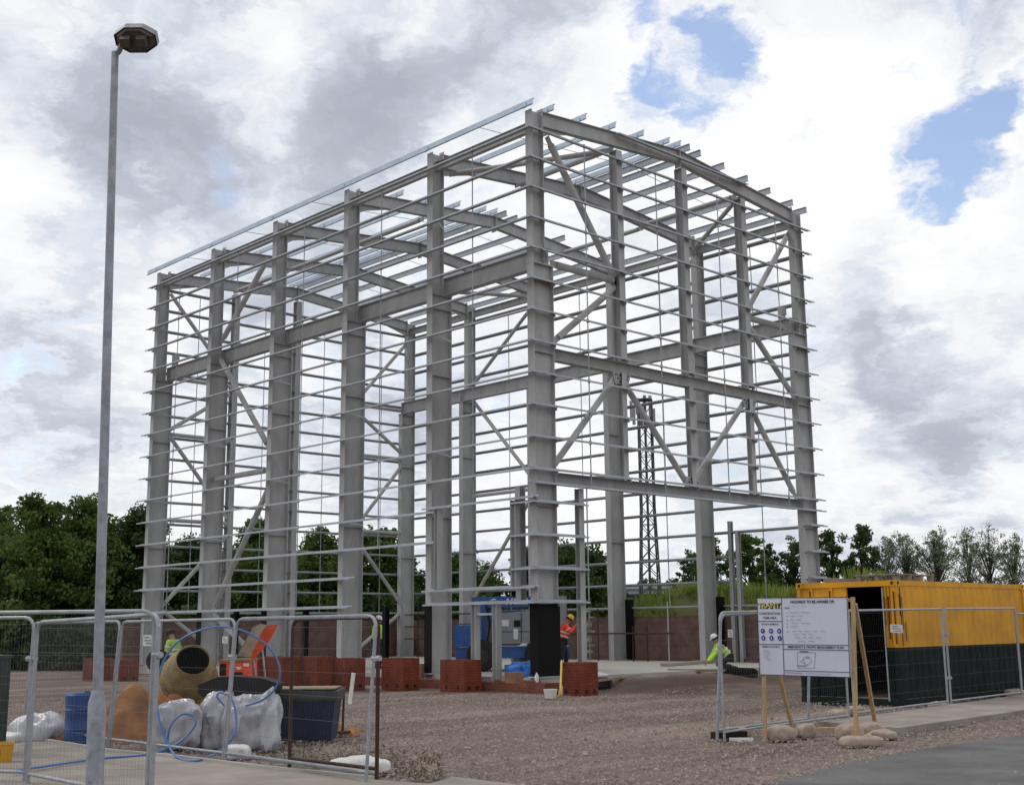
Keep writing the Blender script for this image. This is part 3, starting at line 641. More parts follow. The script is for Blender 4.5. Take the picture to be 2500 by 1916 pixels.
rail_y(0., 4.3, YE+.05, LV[14], 1); rail_y(0., .02, .95, LV[14], 1)
rail_y(0., 8.5, YE+.05, LV[15], 1); rail_y(0., .02, .95, LV[15], 1)
rail_y(0., 8.6, YE-.1, LV[16], 1); rail_y(0., .02, 4.8, LV[16], 1); rail_y(0., .02, 4.85, 2.80, 1)
for i in (13, 14, 15, 16): rail_x(0., 0., 2.2, LV[i]+.003, 1)
for i in (13, 14, 15): rail_x(0., 13.55, XE+.12, LV[i]+.003, 1)
# cleats that carry the gable rails
for i in range(1, 17):
    for x in [1.0 if LV[i] < 12 else .62, 13.3 if LV[i] < 12 else 13.6]+PP:
        if x in PP and LV[i] < 5.9 or x > 13 and i == 16: continue
        mb = MB(); mb.box((x-.05, .08, LV[i]-.05), (.10, .16, .016)); mb.box((x, .10, LV[i]-.085), (.016, .13, .09)); frp(mb, 'cleat')
for i, y in enumerate(YC):
    for k in (3, 7, 11) if i % 2 else (5, 9, 13):
        if k == 13 and i < 1: continue
        zk = LV[k]; mb = MB(); mb.bar((.18, y-.5, zk-.02), (XO+(.46 if zk > 12 else .78), y-.14, zk-.05), .05, .008, (0, 0, 1)); frp(mb, 'rail_stay', RAIL)
# sag rods
for i in range(5):
    y = YC[i]+BAY/2+.05
    for x in (.1, XE-.1):
        z0 = 2.4 if x > 1 else (LV[16] if i > 1 else (5.25 if i == 0 else LV[14]))
        mb = MB(); mb.tube([(x, y, z0), (x, y, LV[1])], .019, 6)
        for k in range(1, 17):
            if LV[k] >= z0-.01: mb.box((x, y, LV[k]), (.05, .05, .12))
        frp(mb, 'sag_rod', GALV)
for x in (2.4, 5.75, 9.0, 12.4):
    for y, z0 in ((.07, 5.66), (YE-.08, 2.4)):
        mb = MB(); mb.tube([(x, y, z0), (x, y, LV[1])], .019, 6)
        for k in range(1, 17):
            if LV[k] >= z0-.01: mb.box((x, y, LV[k]), (.05, .05, .12))
        frp(mb, 'sag_rod', GALV)
mb = MB(); mb.tube([(2.2, .07, LV[16]), (2.2, .07, 5.66)], .02, 6); frp(mb, 'sag_rod', GALV)
# door jambs
for (x, y, z0, z1, ax) in ((2.0, .17, SL, 5.6, 'y'),):
    mb = MB(); mb.sweep(ipro(.18, .2, .014, .01), (2.08, .26, z0), (2.08, .26, z1), (0, 1, 0)); frp(mb, 'door_post')
for (y, z0, z1) in ((4.2, 2.8, 5.2), (.87, 2.8, 5.2), (2.55, .2, 2.40), (1.66, .2, 2.40)):
    mb = MB(); mb.sweep(ipro(.18, .2, .012, .01), (.12, y, z0), (.12, y, z1), (0, 1, 0)); frp(mb, 'door_post')
mb = MB(); mb.sweep(ipro(.22, .2, .014, .01), (.42, .98, 2.45), (.42, .98, 5.6), (1, 0, 0)); frp(mb, 'door_post')
mb = MB(); mb.bar((.12, 1.76, 2.08), (.12, 2.45, 2.08), .06, .12); frp(mb, 'door_rail', RAIL)
# jamb on the back wall seen past the gable
for y, zt_ in ((4.05, 5.55), (3.72, 5.12)):
    mb = MB(); mb.sweep(ipro(.15, .15, .014, .01), (14.35, y, SL), (14.35, y, zt_), (1, 0, 0)); frp(mb, 'door_post')

# ------------------------------------------------------------------ walls
mb = MB(); mb.box((14.62, 11.9, 1.2), (.2, 24.0, 1.75)); o = mb.build('block_wall', BLOCKW); tag(o, 'long low red block wall along the back of the slab', 'wall')
mb = MB(); mb.box((7.1, 23.75, 1.2), (14.6, .2, 1.75)); o = mb.build('block_wall', BLOCKW); tag(o, 'low block wall closing the far left end of the slab', 'wall')
mb = MB(); mb.box((.02, 4.5, .09), (.22, 8.9, .3)); mb.box((.02, -.32, .09), (.55, .5, .34)); mb.box((.02, .75, .27), (.215, 1.6, .08))
tag(mb.build('brick_plinth', PLINTH), 'low brick plinth along the left foot of the steel frame', 'wall')
# ------------------------------------------------------------------ brick packs
def pack(c, size, label, rz=0., core=True):
    root = empty('brick_pack', (c[0], c[1], c[2]), label, 'bricks', 'packs of red bricks along the frame', rz)
    sx, sy, sz = size; mb = MB(); mb.box((0, 0, sz/2), (sx, sy, sz)); 
    mb.mi = [0, 0, 0, 0, 0, 1] if core else [0]*6
    o = mb.build('brick_stack', [BRICK, BRICKE], root)
    # fork holes and perforated brick ends
    for fx in (-.2, .2):
        h = MB(); h.box((fx*sx*1.2, -sy/2-.001, .13), (.09, .012, .10)); h.build('fork_hole', DARKIN, root)
        h = MB(); h.box((-sx/2-.001, fx*sy*1.2, .13), (.012, .09, .10)); h.build('fork_hole', DARKIN, root)
    for fy in (-.25, .25): st = MB(); st.box((0, fy*sy, sz/2+.002), (sx+.012, .014, sz+.012)); st.build('strap', BRICK, root)
    return root
pack((-.15, -1.72, -.03), (.62, .75, .85), 'red brick pack right of the black wrapped corner column', rz=.05)
pack((-.62, 2.35, -.03), (.6, 1.1, .87), 'perforated red brick pack between the two left door openings', rz=-.06)
pack((-.95, 4.62, -.03), (.6, 1.0, .9), 'perforated red brick pack just right of the fenced compound')
for (px, lab, hh2, ly) in ((700, 'long red brick pack behind the blue tub', .95, 1.5), (790, 'red brick pack next to the long one behind the fence', .95, 1.3), (870, 'red brick pack under the fourth column foot', .9, .9), (305, 'red brick pack left of the mixer behind the street lamp', .75, 1.6), (255, 'red brick pack with wrapping torn on top, far left', .8, 1.0), (615, 'red brick pack behind the orange engine cover', .9, 1.2)):
    p = G(px, 1682 if px > 400 else 1662); pack((p.x, p.y+.5, -.03), (.7, ly, hh2), lab)
# loose block standing on plinth
mb = MB(); p = on(1026, 1655, 0, .1); mb.box((.1, p.y, .46), (.12, .22, .42)); tag(mb.build('concrete_block', CARD), 'single brown block standing upright on the brick plinth', 'block')

# ------------------------------------------------------------------ boom lift on the slab
lift = empty('boom_lift', (3.5, 5.4, SL), 'blue and grey wheeled boom lift parked on the slab', 'lift')
la = G(1180, 1640, SL); lb = G(1300, 1632, SL)
lx = Vector((RT.x, RT.y, 0)).normalized(); ly = Vector((fw.x, fw.y, 0)).normalized()
lo = G(1245, 1638, SL); lo.z = SL; lift.location = lo
def LP(u, v, z): return lo+lx*u+ly*v+Vector((0, 0, z))
def lbox(mb, u0, u1, v0, v1, z0, z1):
    c = LP((u0+u1)/2, (v0+v1)/2, (z0+z1)/2); mb.box(c, (u1-u0, v1-v0, z1-z0), R=Matrix((lx, ly, (0, 0, 1))).transposed())
mb = MB(); lbox(mb, -.9, 1.9, .1, 1.9, .40, .75); part(mb, 'chassis', LIFTB, lift)
for u in (-.86, .95):
    for v in (0, 1.7):
        wroot = MB(); wroot.lathe([(.0, -.17), (.32, -.19), (.46, -.15), (.49, 0), (.46, .15), (.32, .19), (0, .19)], LP(u, v, .49), ly, 24); wo_ = part(wroot, 'wheel', TYRE, lift, True)
        r_ = MB(); r_.lathe([(0, -.185), (.2, -.185), (.24, -.172)], LP(u, v, .45), ly, 16); part(r_, 'rim', mat('dusty_rim', (.04,.035,.03), .8), wo_, True)
mb = MB(); outl = [(-.35, .85), (1.8, .85), (1.8, 2.3), (.85, 2.26), (.78, 2.1), (.68, 1.93), (.5, 1.84), (-.30, 1.78), (-.35, 1.66)]
mb.poly([LP(u, -.05, z) for u, z in outl], ly*1.0); part(mb, 'engine_cowl', LIFTG, lift)
mb = MB(); lbox(mb, -.30, -.02, -.065, -.05, 1.38, 1.58); lbox(mb, .12, .26, -.065, -.05, .98, 1.3); lbox(mb, .9, 1.3, -.065, -.05, 1.8, 1.92); part(mb, 'data_plate', BUCK, lift)
mb = MB(); lbox(mb, .14, .34, -.066, -.05, 1.36, 1.56); lbox(mb, -.34, 1.79, -.062, -.05, 1.20, 1.22); lbox(mb, .36, .38, -.062, -.05, .9, 1.78); part(mb, 'hatch_line', DARKIN, lift)
mb = MB(); lbox(mb, -1.2, .75, .25, .6, 1.98, 2.30); lbox(mb, -1.1, .6, .3, .55, 1.68, 1.88); lbox(mb, -.95, -.72, .2, .5, .7, 2.1); lbox(mb, -.6, -.40, .15, .5, .7, 2.0); part(mb, 'boom', LIFTB, lift)
for (u0, u1, v0, v1, z0, z1) in ((-1.85, -.95, .05, .07, 1.44, 1.48), (-1.0, -.86, .1, .2, .7, 1.75)):
    mb = MB(); lbox(mb, u0, u1, v0, v1, z0, z1); part(mb, 'control_arm', LIFTB, lift)
mb = MB(); mb.tube([LP(-.7, .1, .9), LP(-.62, .08, 1.5), LP(-.75, .1, 2.1)], .03, 8); mb.tube([LP(-.5, .08, .8), LP(-.45, .05, 1.4), LP(-.55, .1, 2.05)], .02, 8); part(mb, 'hydraulic_hose', BLACKP, lift)
mb = MB(); lbox(mb, -1.75, -1.15, .0, .8, .75, 1.42); lbox(mb, -2.2, -.9, .0, .9, .12, .34); lbox(mb, -1.7, -1.1, .1, .8, .36, .72); part(mb, 'basket', LIFTB, lift)
def text_mesh(txt, size, m, name, parent, origin, xd, zd, bold=0., shear=0., cx=True, sx=1.):
    cu = bpy.data.curves.new('t', 'FONT'); cu.body = txt; cu.size = size; cu.offset = bold; cu.shear = shear; cu.resolution_u = 2
    cu.align_x = 'CENTER' if cx else 'LEFT'; cu.align_y = 'CENTER'
    to = bpy.data.objects.new('t', cu); COL.objects.link(to); bpy.context.view_layer.update()
    me = bpy.data.meshes.new_from_object(to.evaluated_get(bpy.context.evaluated_depsgraph_get())); bpy.data.objects.remove(to)
    xd = Vector(xd).normalized(); zd = Vector(zd).normalized(); off = Vector(origin)
    r = parent; base = Vector((0, 0, 0))
    while r is not None: base += r.location; r = r.parent
    for v in me.vertices: v.co = off+xd*(v.co.x*sx)+zd*v.co.y-base
    me.materials.clear(); me.materials.append(m); o = bpy.data.objects.new(name, me); COL.objects.link(o); o.parent = parent; return o
text_mesh('Ge', .24, BUCK, 'lettering', lift, LP(-.50, .245, 2.14), lx, (0, 0, 1), .012, .3)
text_mesh('N', .26, BUCK, 'lettering', lift, LP(-.02, .245, 2.14), lx, (0, 0, 1), .012, .2)
mb = MB(); lbox(mb, .14, .58, .236, .248, 2.06, 2.24); part(mb, 'data_plate', BUCK, lift)

# ------------------------------------------------------------------ street lamp
def at(px, py, dep):   # a point seen at px,py at a chosen horizontal distance ahead
    v = ray(px, py); f = Vector((fw.x, fw.y, 0)).normalized(); q = dep/(v.x*f.x+v.y*f.y); return CAM+v*q
lb_ = at(233, 1912, 10.); bx_, by_ = lb_.x, lb_.y
lamp = empty('street_lamp', (bx_, by_, 0), 'grey galvanised street lamp post standing in front of the fences', 'street lamp')
ptop = at(281, 128, 10.); ptr = at(238, 1700, 10.); bs = Vector((bx_, by_, -.1))
bs.x += (bx_-ptr.x)*.3; bs.y += (by_-ptr.y)*.3
mb = MB(); mb.tube([bs, ptr-Vector((0, 0, .05)), ptr+Vector((0, 0, .05))], [.072, .070, .043], 18); part(mb, 'base_section', LAMPM, lamp, True)
mb = MB(); mb.tube([ptr+Vector((0, 0, .04)), ptr.lerp(ptop, .5), ptop], [.041, .037, .031], 16); part(mb, 'column', LAMPM, lamp, True)
dd = (CAM-Vector((bx_, by_, 1.75))).normalized(); sd2 = Vector((-dd.y, dd.x, 0))
mb = MB(); mb.box(ptr-Vector((0, 0, .42))+dd*.060, (.08, .03, .45), R=Matrix((sd2, dd, (0, 0, 1))).transposed()); part(mb, 'access_door', LAMPM, lamp)
# lantern: shallow faceted canopy tipped up, dark open underside
lc = at(333, 95, 9.95); lr = RT.copy(); lu = (Vector((0, 0, 1))*.80+Vector((-fw.x, -fw.y, 0)).normalized()*-.60).normalized()
hx_ = (lr-lu*lr.dot(lu)).normalized(); hy_ = lu.cross(hx_).normalized()
def ring(rx, ry, h, n=8, ph=.39): return [lc+hx_*(rx*math.cos(ph+2*math.pi*k/n))+hy_*(ry*math.sin(ph+2*math.pi*k/n))+lu*h for k in range(n)]
mb = MB(); A = ring(.198, .13, -.03); B_ = ring(.198, .13, .045); C_ = ring(.13, .085, .105); 
V = A+B_+C_; n = 8; F = [(i, (i+1) % n, n+(i+1) % n, n+i) for i in range(n)]+[(n+i, n+(i+1) % n, 2*n+(i+1) % n, 2*n+i) for i in range(n)]+[tuple(range(2*n, 3*n))]
mb.add(V, F); can = part(mb, 'canopy', mat('canopy_grey', (.26, .26, .27), .6, 0, .25, 20), lamp)
mb = MB(); A2 = ring(.186, .120, -.022); mb.add(A2+ring(.15, .11, -.05), [(i, n+i, n+(i+1) % n, (i+1) % n) for i in range(n)]+[tuple(range(2*n-1, n-1, -1))]); part(mb, 'bowl', mat('lamp_bowl', (.07, .055, .045), .4, 0, .3, 15), can)
for u in (-.07, .07): 
    mb = MB(); mb.box(lc+hx_*u-lu*.085-hy_*.02, (.085, .08, .09), R=Matrix((hx_, hy_, lu)).transposed()); part(mb, 'gear_box', mat('lamp_bowl', (.07, .055, .045)), can)
mb = MB(); mb.tube([ptop-Vector((0, 0, .03)), ptop+Vector((0, 0, .0))+lr*.03, lc-lu*.04-hx_*.10], .024, 8); part(mb, 'bracket', LAMPM, lamp)

# ------------------------------------------------------------------ mesh fence panels
def fence(bl, br, h, label, m=GALV, mesh=True, tube_r=.021, ribbed=False, group='temporary mesh fence panels', round_=True, hgt_l=None, lean=Vector((0, 0, 0)), vs=.075):
    bl = Vector(bl); br = Vector(br); d = (br-bl); Ln = d.length; d.normalize(); zu = Vector((0, 0, 1)); hl = hgt_l or h
    root = empty('wire_fence', (bl.x, bl.y, bl.z), label, 'fence panel', group)
    n_ = d.cross(zu)
    P = lambda u, z: bl+d*u+zu*z+lean*(z/h)
    fr = MB(); r = .13 if round_ else .0; z0 = .14
    fr.tube([P(0, 0.0), P(0, hl-r)], tube_r, 8); o = part(fr, 'post', m, root, True)
    fr = MB(); fr.tube([P(Ln, 0.0), P(Ln, h-r)], tube_r, 8); o2 = part(fr, 'post', m, root, True)
    top = [P(0, hl-r)]+[P(r-r*math.cos(a), hl-r+r*math.sin(a)) for a in (.4, .8, 1.2)]+[P(r, hl), P(Ln-r, h)]+[P(Ln-r+r*math.sin(a), h-r+r*math.cos(a)) for a in (.4, .8, 1.2)]+[P(Ln, h-r)]
    if not round_: top = [P(0, hl-.03), P(Ln, h-.03)]
    fr = MB(); fr.tube(top, tube_r*.98, 8)
    if ribbed:
        for k in range(int((Ln-.3)/.04)): fr.tube([P(.16+k*.04, hl+(h-hl)*k*.04/Ln), P(.178+k*.04, hl+(h-hl)*k*.04/Ln)], tube_r*1.3, 6)
    part(fr, 'top_rail', m, root, True)
    fr = MB(); fr.tube([P(0, z0), P(Ln, z0)], tube_r*.9, 8)
    if ribbed:
        for k in range(int((Ln-.2)/.04)): fr.tube([P(.1+k*.04, z0), P(.118+k*.04, z0)], tube_r*1.25, 6)
    part(fr, 'bottom_rail', m, root, True)
    if mesh:
        wm = MB(); wr = .0008; k = vs
        while k < Ln-.02:
            hh2 = hl+(h-hl)*k/Ln; wm.tube([P(k, z0), P(k, hh2)], wr, 3, cap=False); k += vs*.5
        for z in (z0+.26, z0+.52, z0+.80, z0+1.08, z0+1.36, h-.12): wm.tube([P(0, z)+n_*.004, P(Ln, z)+n_*.004], .0013, 3, cap=False)
        part(wm, 'wire_mesh', mat('dull_wire', (.13, .135, .14), .6, .2), root)
    return root, P, Ln
def clip(root, P, u, z, m=GALV):
    mb = MB(); mb.tube([P(u-.07, z), P(u+.07, z)], .032, 8); mb.box(P(u, z), (.05, .07, .06)); part(mb, 'coupler', m, root)
def notice(root, c, wd_, hg, d, txt=True, tilt=0.):
    """small white plate tied on the mesh, facing the viewer"""
    d = Vector(d).normalized(); n_ = Vector((0, 0, 1)).cross(d); 
    if n_.dot(CAM-c) < 0: n_ = -n_
    zt = (Vector((0, 0, 1))+n_*tilt).normalized()
    mb = MB(); mb.box(c, (wd_, .006, hg), R=Matrix((d, n_, zt)).transposed()); o = part(mb, 'notice_plate', BUCK, root)
    mb = MB()
    for j, (u0, u1) in enumerate(((-.36, .1), (-.36, .34), (-.2, .38))): mb.box(c+n_*.005+d*((u0+u1)/2*wd_)+zt*(.26-.26*j)*hg, (abs(u1-u0)*wd_, .003, hg*.1), R=Matrix((d, n_, zt)).transposed())
    part(mb, 'printed_lines', FAINT, o)
ly_ = Vector((fw.x, fw.y, 0)).normalized()
def on_fence(P, L_, px, py):
    v = ray(px, py); a = P(0, 0); d = (P(L_, 0)-a).normalized(); n_ = Vector((0, 0, 1)).cross(d); t_ = (a-CAM).dot(n_)/v.dot(n_); return CAM+v*t_
def fpx(xl, yl, xr, yr, tl, tr, label, z0=0., **kw):
    """a fence panel whose lower rail ends and top corners are seen at these image points"""
    a = G(xl, yl, z0+.14); b_ = G(xr, yr, z0+.14); a.z = b_.z = z0
    def hh(p, px, py):
        v = ray(px, py); r = math.hypot(p.x-CAM.x, p.y-CAM.y); return (CAM+v*(r/math.hypot(v.x, v.y))).z-z0
    return fence(a, b_, hh(b_, *tr), label, hgt_l=hh(a, *tl), **kw)+(b_-a,)
bR = G(358, 1945, .14); bR.z = 0; bL = at(-380, 1900, 12.9); bL.z = 0
r1, P1, L1 = fence(bL, bR, 1.93, 'nearest fence panel running off the left edge'); notice(r1, P1(L1-.06, 1.64), .1, .11, bR-bL)
r2, P2, L2, d2 = fpx(69, 1888, 369, 1948, (80, 1518), (369, 1500), 'fence panel that crosses behind the lamp post, meeting the nearest one', tube_r=.023); clip(r2, P2, L2, 1.5)
cR = G(60, 1884, .14); cR.z = 0; cL = at(-420, 1880, 15.6); cL.z = 0
r3, P3, L3 = fence(cL, cR, 1.90, 'fence panel at far left with its right post near the edge'); clip(r3, P3, L3, 1.42)
r4, P4, L4, d4 = fpx(55, 1770, 263, 1803, (80, 1520), (290, 1516), 'fence panel standing behind the lamp by the blue barrel', lean=Vector((.05, -.12, 0)))
r5, P5, L5, d5 = fpx(268, 1803, 545, 1837, (302, 1517), (567, 1511), 'fence panel in front of the concrete mixer', lean=Vector((.05, -.12, 0))); clip(r5, P5, L5, .9); clip(r5, P5, L5, 1.38); notice(r5, P5(L5-.22, 1.60), .12, .09, d5)
r6, P6, L6, d6 = fpx(550, 1838, 893, 1884, (577, 1511), (915, 1503), 'ribbed top fence panel right of the hose coil', ribbed=True, lean=Vector((.05, -.10, 0))); clip(r6, P6, L6+.05, 1.4)
mb = MB(); q_ = on_fence(P6, L6, 861, 1680)-d6.normalized()*.02; mb.box(q_, (.012, .05, .36), R=Matrix.Rotation(.18, 3, 'X')@Matrix.Rotation(.3, 3, 'Z')); part(mb, 'torn_tape', BUCK, r6)
r7, P7, L7, d7 = fpx(707, 1850, 920, 1876, (716, 1512), (935, 1505), 'rust brown fence frame without mesh behind the ribbed panel', m=RUST, mesh=False, tube_r=.024)
r8, P8, L8, d8 = fpx(1750, 1782, 1972, 1753, (1768, 1500), (1985, 1490), 'leaning fence panel end left of the hazard board', vs=.15, lean=Vector((.12, -.08, 0)), tube_r=.024); notice(r8, P8(.30, 1.60), .14, .12, d8); clip(r8, P8, .02, 1.4); clip(r8, P8, .02, .6)
r9, P9, L9, d9 = fpx(1768, 1786, 2072, 1745, (1772, 1494), (2083, 1487), 'upright fence panel behind the hazard board', vs=.15, tube_r=.02)
r10, P10, L10, d10 = fpx(2086, 1740, 2314, 1711, (2088, 1486), (2316, 1482), 'square cornered fence panel before the container door', vs=.15, round_=False, tube_r=.022)
notice(r10, on_fence(P10, L10, 2187, 1534)-ly_*.04, .24, .16, Vector((RT.x, RT.y, -.06)), tilt=.1)
r11, P11, L11, d11 = fpx(2322, 1710, 2494, 1689, (2322, 1482), (2494, 1481), 'square cornered fence panel before the long side of the container', vs=.15, round_=False, tube_r=.022); clip(r11, P11, 0, 1.5); clip(r11, P11, 0, .6)
mL = P11(L11+.05, 0); fence(mL, mL+d11, 1.95, 'fence panel cut off by the right edge of the photo', vs=.15, round_=False, tube_r=.022)

# ------------------------------------------------------------------ container
KX, KY = .83, -10.22; CL, CWD, CH = 6.2, 2.5, 2.64
cont = empty('shipping_container', (KX, KY, 0), 'old site container painted yellow above and dark green below', 'container')
SPL = 1.22
def corr_wall(y, x0, x1, z0, z1, m, pitch=.28):
    mb = MB(); x = x0; pts_ = []
    while x < x1-.01:
        for dx, dy in ((0, 0), (.10, 0), (.155, .013), (.24, .013)): 
            if x+dx < x1: pts_.append((x+dx, y+dy))
        x += pitch
    pts_.append((x1, y)); V = [(a, b_, z0) for a, b_ in pts_]+[(a, b_, z1) for a, b_ in pts_]; n = len(pts_)
    mb.add(V, [(i, i+1, n+i+1, n+i) for i in range(n-1)]); return mb
part(corr_wall(KY+.02, KX+.16, KX+CL-.1, SPL, CH-.11, YEL), 'long_side_upper', YEL, cont)
part(corr_wall(KY+.02, KX+.16, KX+CL-.1, .14, SPL, GRN), 'long_side_lower', GRN, cont)
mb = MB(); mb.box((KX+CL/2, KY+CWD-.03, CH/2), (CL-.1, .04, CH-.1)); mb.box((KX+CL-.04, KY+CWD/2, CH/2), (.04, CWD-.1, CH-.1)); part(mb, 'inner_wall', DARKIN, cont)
mb = MB(); mb.box((KX+CL/2, KY+CWD/2, CH-.03), (CL-.04, CWD-.04, .04)); part(mb, 'roof', mat('container_roof', (.30, .30, .30), .6, 0, .2, 2), cont)
mb = MB(); mb.box((KX+CL/2, KY+CWD/2, .12), (CL-.04, CWD-.04, .05)); part(mb, 'container_floor', PLY, cont)
# end wall: door opening next to the corner, solid panel beyond
def on_x(px, py): return on(px, py, 0, KX)
yd0 = on_x(2158, 1500).y; yd1 = on_x(2068, 1500).y
mb = MB()
yy = yd1
while yy < KY+CWD-.12:
    mb.box((KX+.04, yy+.10, (SPL+CH-.28)/2), (.05, .16, CH-.28-SPL+0*SPL)) if 0 else None
    yy += .2
mb.box((KX+.05, (yd1+KY+CWD-.1)/2, (SPL+CH-.1)/2), (.04, KY+CWD-.1-yd1, CH-.1-SPL)); mb.box((KX+.02, (yd1+KY+CWD-.1)/2, CH-.32), (.03, KY+CWD-.12-yd1, .03))
for k in (.3, .7): mb.box((KX+.022, yd1+(KY+CWD-yd1)*k, (SPL+CH-.1)/2), (.03, .07, CH-.12-SPL))
part(mb, 'end_panel_upper', YEL, cont)
mb = MB(); mb.box((KX+.05, (yd1+KY+CWD-.1)/2, (SPL+.14)/2), (.04, KY+CWD-.1-yd1, SPL-.14))
for k in (.05, .35, .68): mb.box((KX+.022, yd1+(KY+CWD-yd1)*k, (SPL+.14)/2), (.03, .06, SPL-.14))
part(mb, 'end_panel_lower', GRN, cont)
for nm, m, z0, z1 in (('corner_post', YEL, SPL, CH-.12), ('corner_post', GRN, .12, SPL)):
    zc, zh = (z0+z1)/2, z1-z0
    mb = MB(); mb.box((KX+.07, KY+.07, zc), (.14, .14, zh)); part(mb, nm, m, cont)
    mb = MB(); mb.box((KX+.06, KY+CWD-.05, zc), (.12, .1, zh)); part(mb, nm, m, cont)
    mb = MB(); mb.box((KX+CL-.05, KY+.045, zc), (.1, .11, zh)); part(mb, nm, m, cont)
    mb = MB(); mb.box((KX+.06, (KY+.14+yd0)/2, zc), (.04, yd0-KY-.14, zh))
    for k in (.35, .75): mb.box((KX+.035, KY+.14+(yd0-KY-.14)*k, zc), (.03, .05, zh))
    part(mb, 'door_jamb', m, cont)
mb = MB(); mb.box((KX+.06, KY+CWD/2, CH-.06), (.12, CWD-.3, .12)); mb.box((KX+CL/2, KY+.06, CH-.055), (CL-.3, .1, .11)); part(mb, 'top_rail', YEL, cont)
mb = MB(); mb.box((KX+.06, KY+CWD/2, .07), (.12, CWD-.3, .14)); mb.box((KX+CL/2, KY+.06, .07), (CL-.3, .1, .14)); part(mb, 'bottom_rail', GRN, cont)
for (cx, cy) in ((KX, KY), (KX, KY+CWD-.16), (KX+CL-.17, KY)):
    mb = MB(); mb.box((cx+.08, cy+.075, CH-.055), (.19, .18, .13)); o = part(mb, 'corner_casting', YEL, cont)
    mb = MB(); mb.lathe([(0, 0), (.04, 0)], (cx-.017, cy+.08, CH-.055), (-1, 0, 0), 12); mb.lathe([(0, 0), (.04, 0)], (cx+.08, cy-.017, CH-.055), (0, -1, 0), 12); part(mb, 'lifting_hole', RUSTY, o)
    mb = MB(); mb.box((cx+.08, cy+.075, .055), (.19, .18, .13)); part(mb, 'corner_casting', GRN, cont)
for (dy, w_, z0, z1) in ((.0, .03, 1.25, 2.5), (.06, .018, 1.6, 2.3), (-.03, .05, 1.9, 2.35), (.16, .03, 1.35, 1.75)):
    mb = MB(); mb.box((KX+.15+dy, KY-.004, (z0+z1)/2), (w_, .005, z1-z0)); part(mb, 'rust_stain', RUSTY, cont)
for (dy, w_, z0, z1) in ((.06, .02, 1.3, 2.4), (.20, .012, 1.4, 2.3), (.31, .015, 1.7, 2.3)):
    mb = MB(); mb.box((KX+.005, KY+dy, (z0+z1)/2), (.05, w_, z1-z0)); part(mb, 'rust_stain', RUSTY, cont)
for k in (.3, .7): mb = MB(); mb.box((KX+.004, yd1+(KY+CWD-yd1)*k+.03, 2.32), (.012, .03, .28)); part(mb, 'rust_stain', RUSTY, cont)
mb = MB(); mb.tube([(KX-.03, yd0-.02, .1), (KX-.03, yd0-.01, CH-.15)], .018, 8); part(mb, 'lock_rod', GALV, cont)
# timber lying on the container roof
pa = empty('timber_pallet', (KX+1.3, KY+.8, CH), 'weathered timber pallet lying on the container roof', 'pallet')
mb = MB()
for k in range(7): mb.box((KX+.55+k*.25, KY+.75, CH+.15), (.14, 1.1, .022))
part(mb, 'deck_board', PLY, pa)
for k in range(3):
    for j in range(4): mb = MB(); mb.box((KX+.6+j*.5, KY+.3+k*.45, CH+.07), (.14, .1, .13)); part(mb, 'block', PLY, pa)
p2_ = empty('timber_pallet', (KX+.9, KY+1.5, CH), 'broken pallet boards heaped behind the roof pallet', 'pallet')
mb = MB(); mb.box((KX+.8, KY+1.7, CH+.05), (1.6, .3, .09), rz=.1); part(mb, 'loose_board', PLY, p2_)

# ------------------------------------------------------------------ hazard board on its timber stand
BXP = -7.42
def B(px, py): return on(px, py, 0, BXP)
TL, TR, BR, BL = B(1848.6, 1459.3), B(2067.9, 1457.4), B(2075.4, 1652.6), B(1855.4, 1645.7)
brd = empty('hazard_board', (BXP, (TL.y+TR.y)/2, 0), 'white hazard board on a pale timber easel stand', 'sign board')
mb = MB(); mb.poly([TL, TR, BR, BL], (.018, 0, 0)); face = part(mb, 'panel', WHITE, brd)
def U(u, v):   # u 0..1 left to right, v 0..1 top to bottom on the panel face
    a = TL.lerp(TR, u); b_ = BL.lerp(BR, u); p = a.lerp(b_, v); return p+Vector((-.003, 0, 0))
W_ = (TR-TL).length; H_ = (TL-BL).length
def line(u0, v0, u1, v1, wd_=.008, m=INK, x=-.002):
    mb = MB(); mb.bar(U(u0, v0)+Vector((x, 0, 0)), U(u1, v1)+Vector((x, 0, 0)), .003, wd_, (1, 0, 0)); return mb
mb = MB()
for l in ((.0, .0, 1, .0), (0, 1, 1, 1), (0, 0, 0, 1), (1, 0, 1, 1), (.282, .0, .282, 1), (0, .305, .282, .305), (0, .604, 1, .604), (.282, .665, 1, .665), (.282, .938, 1, .938)):
    q_ = line(*l); mb.add(q_.v, q_.f)
part(mb, 'ruled_lines', INK, face)
def T(txt, u, v, size, m=INK, bold=.0012, cx=True, sx=1., rot=0., nm='lettering', shear=0):
    xd = (U(1, v)-U(0, v)).normalized(); zd = (U(u, 0)-U(u, 1)).normalized()
    if rot: xd2 = xd*math.cos(rot)+zd*math.sin(rot); zd = -xd*math.sin(rot)+zd*math.cos(rot); xd = xd2
    return text_mesh(txt, size, m, nm, face, U(u, v)+Vector((-.003, 0, 0)), xd, zd, bold, shear, cx, sx)
T('TRANT', .145, .108, .108, INK, .007, sx=1.18); o = T('TRANT', .137, .102, .100, YELI, .001, sx=1.22); 
for v in o.data.vertices: v.co.x -= .003
T('CONSTRUCTION', .141, .205, .050, sx=.98, bold=.0008); T('CDM AREA', .141, .262, .050, bold=.0008, sx=1.0); T('PPE REQUIREMENTS', .141, .345, .036, bold=.0004, sx=.98)
T('PERMITS IN FORCE', .141, .638, .038, bold=.0004, sx=1.0); T('HAZARDS TO BE AWARE OF:', .625, .055, .058, bold=.0018, sx=1.0); T('DATE:', .345, .133, .034, bold=.0006)
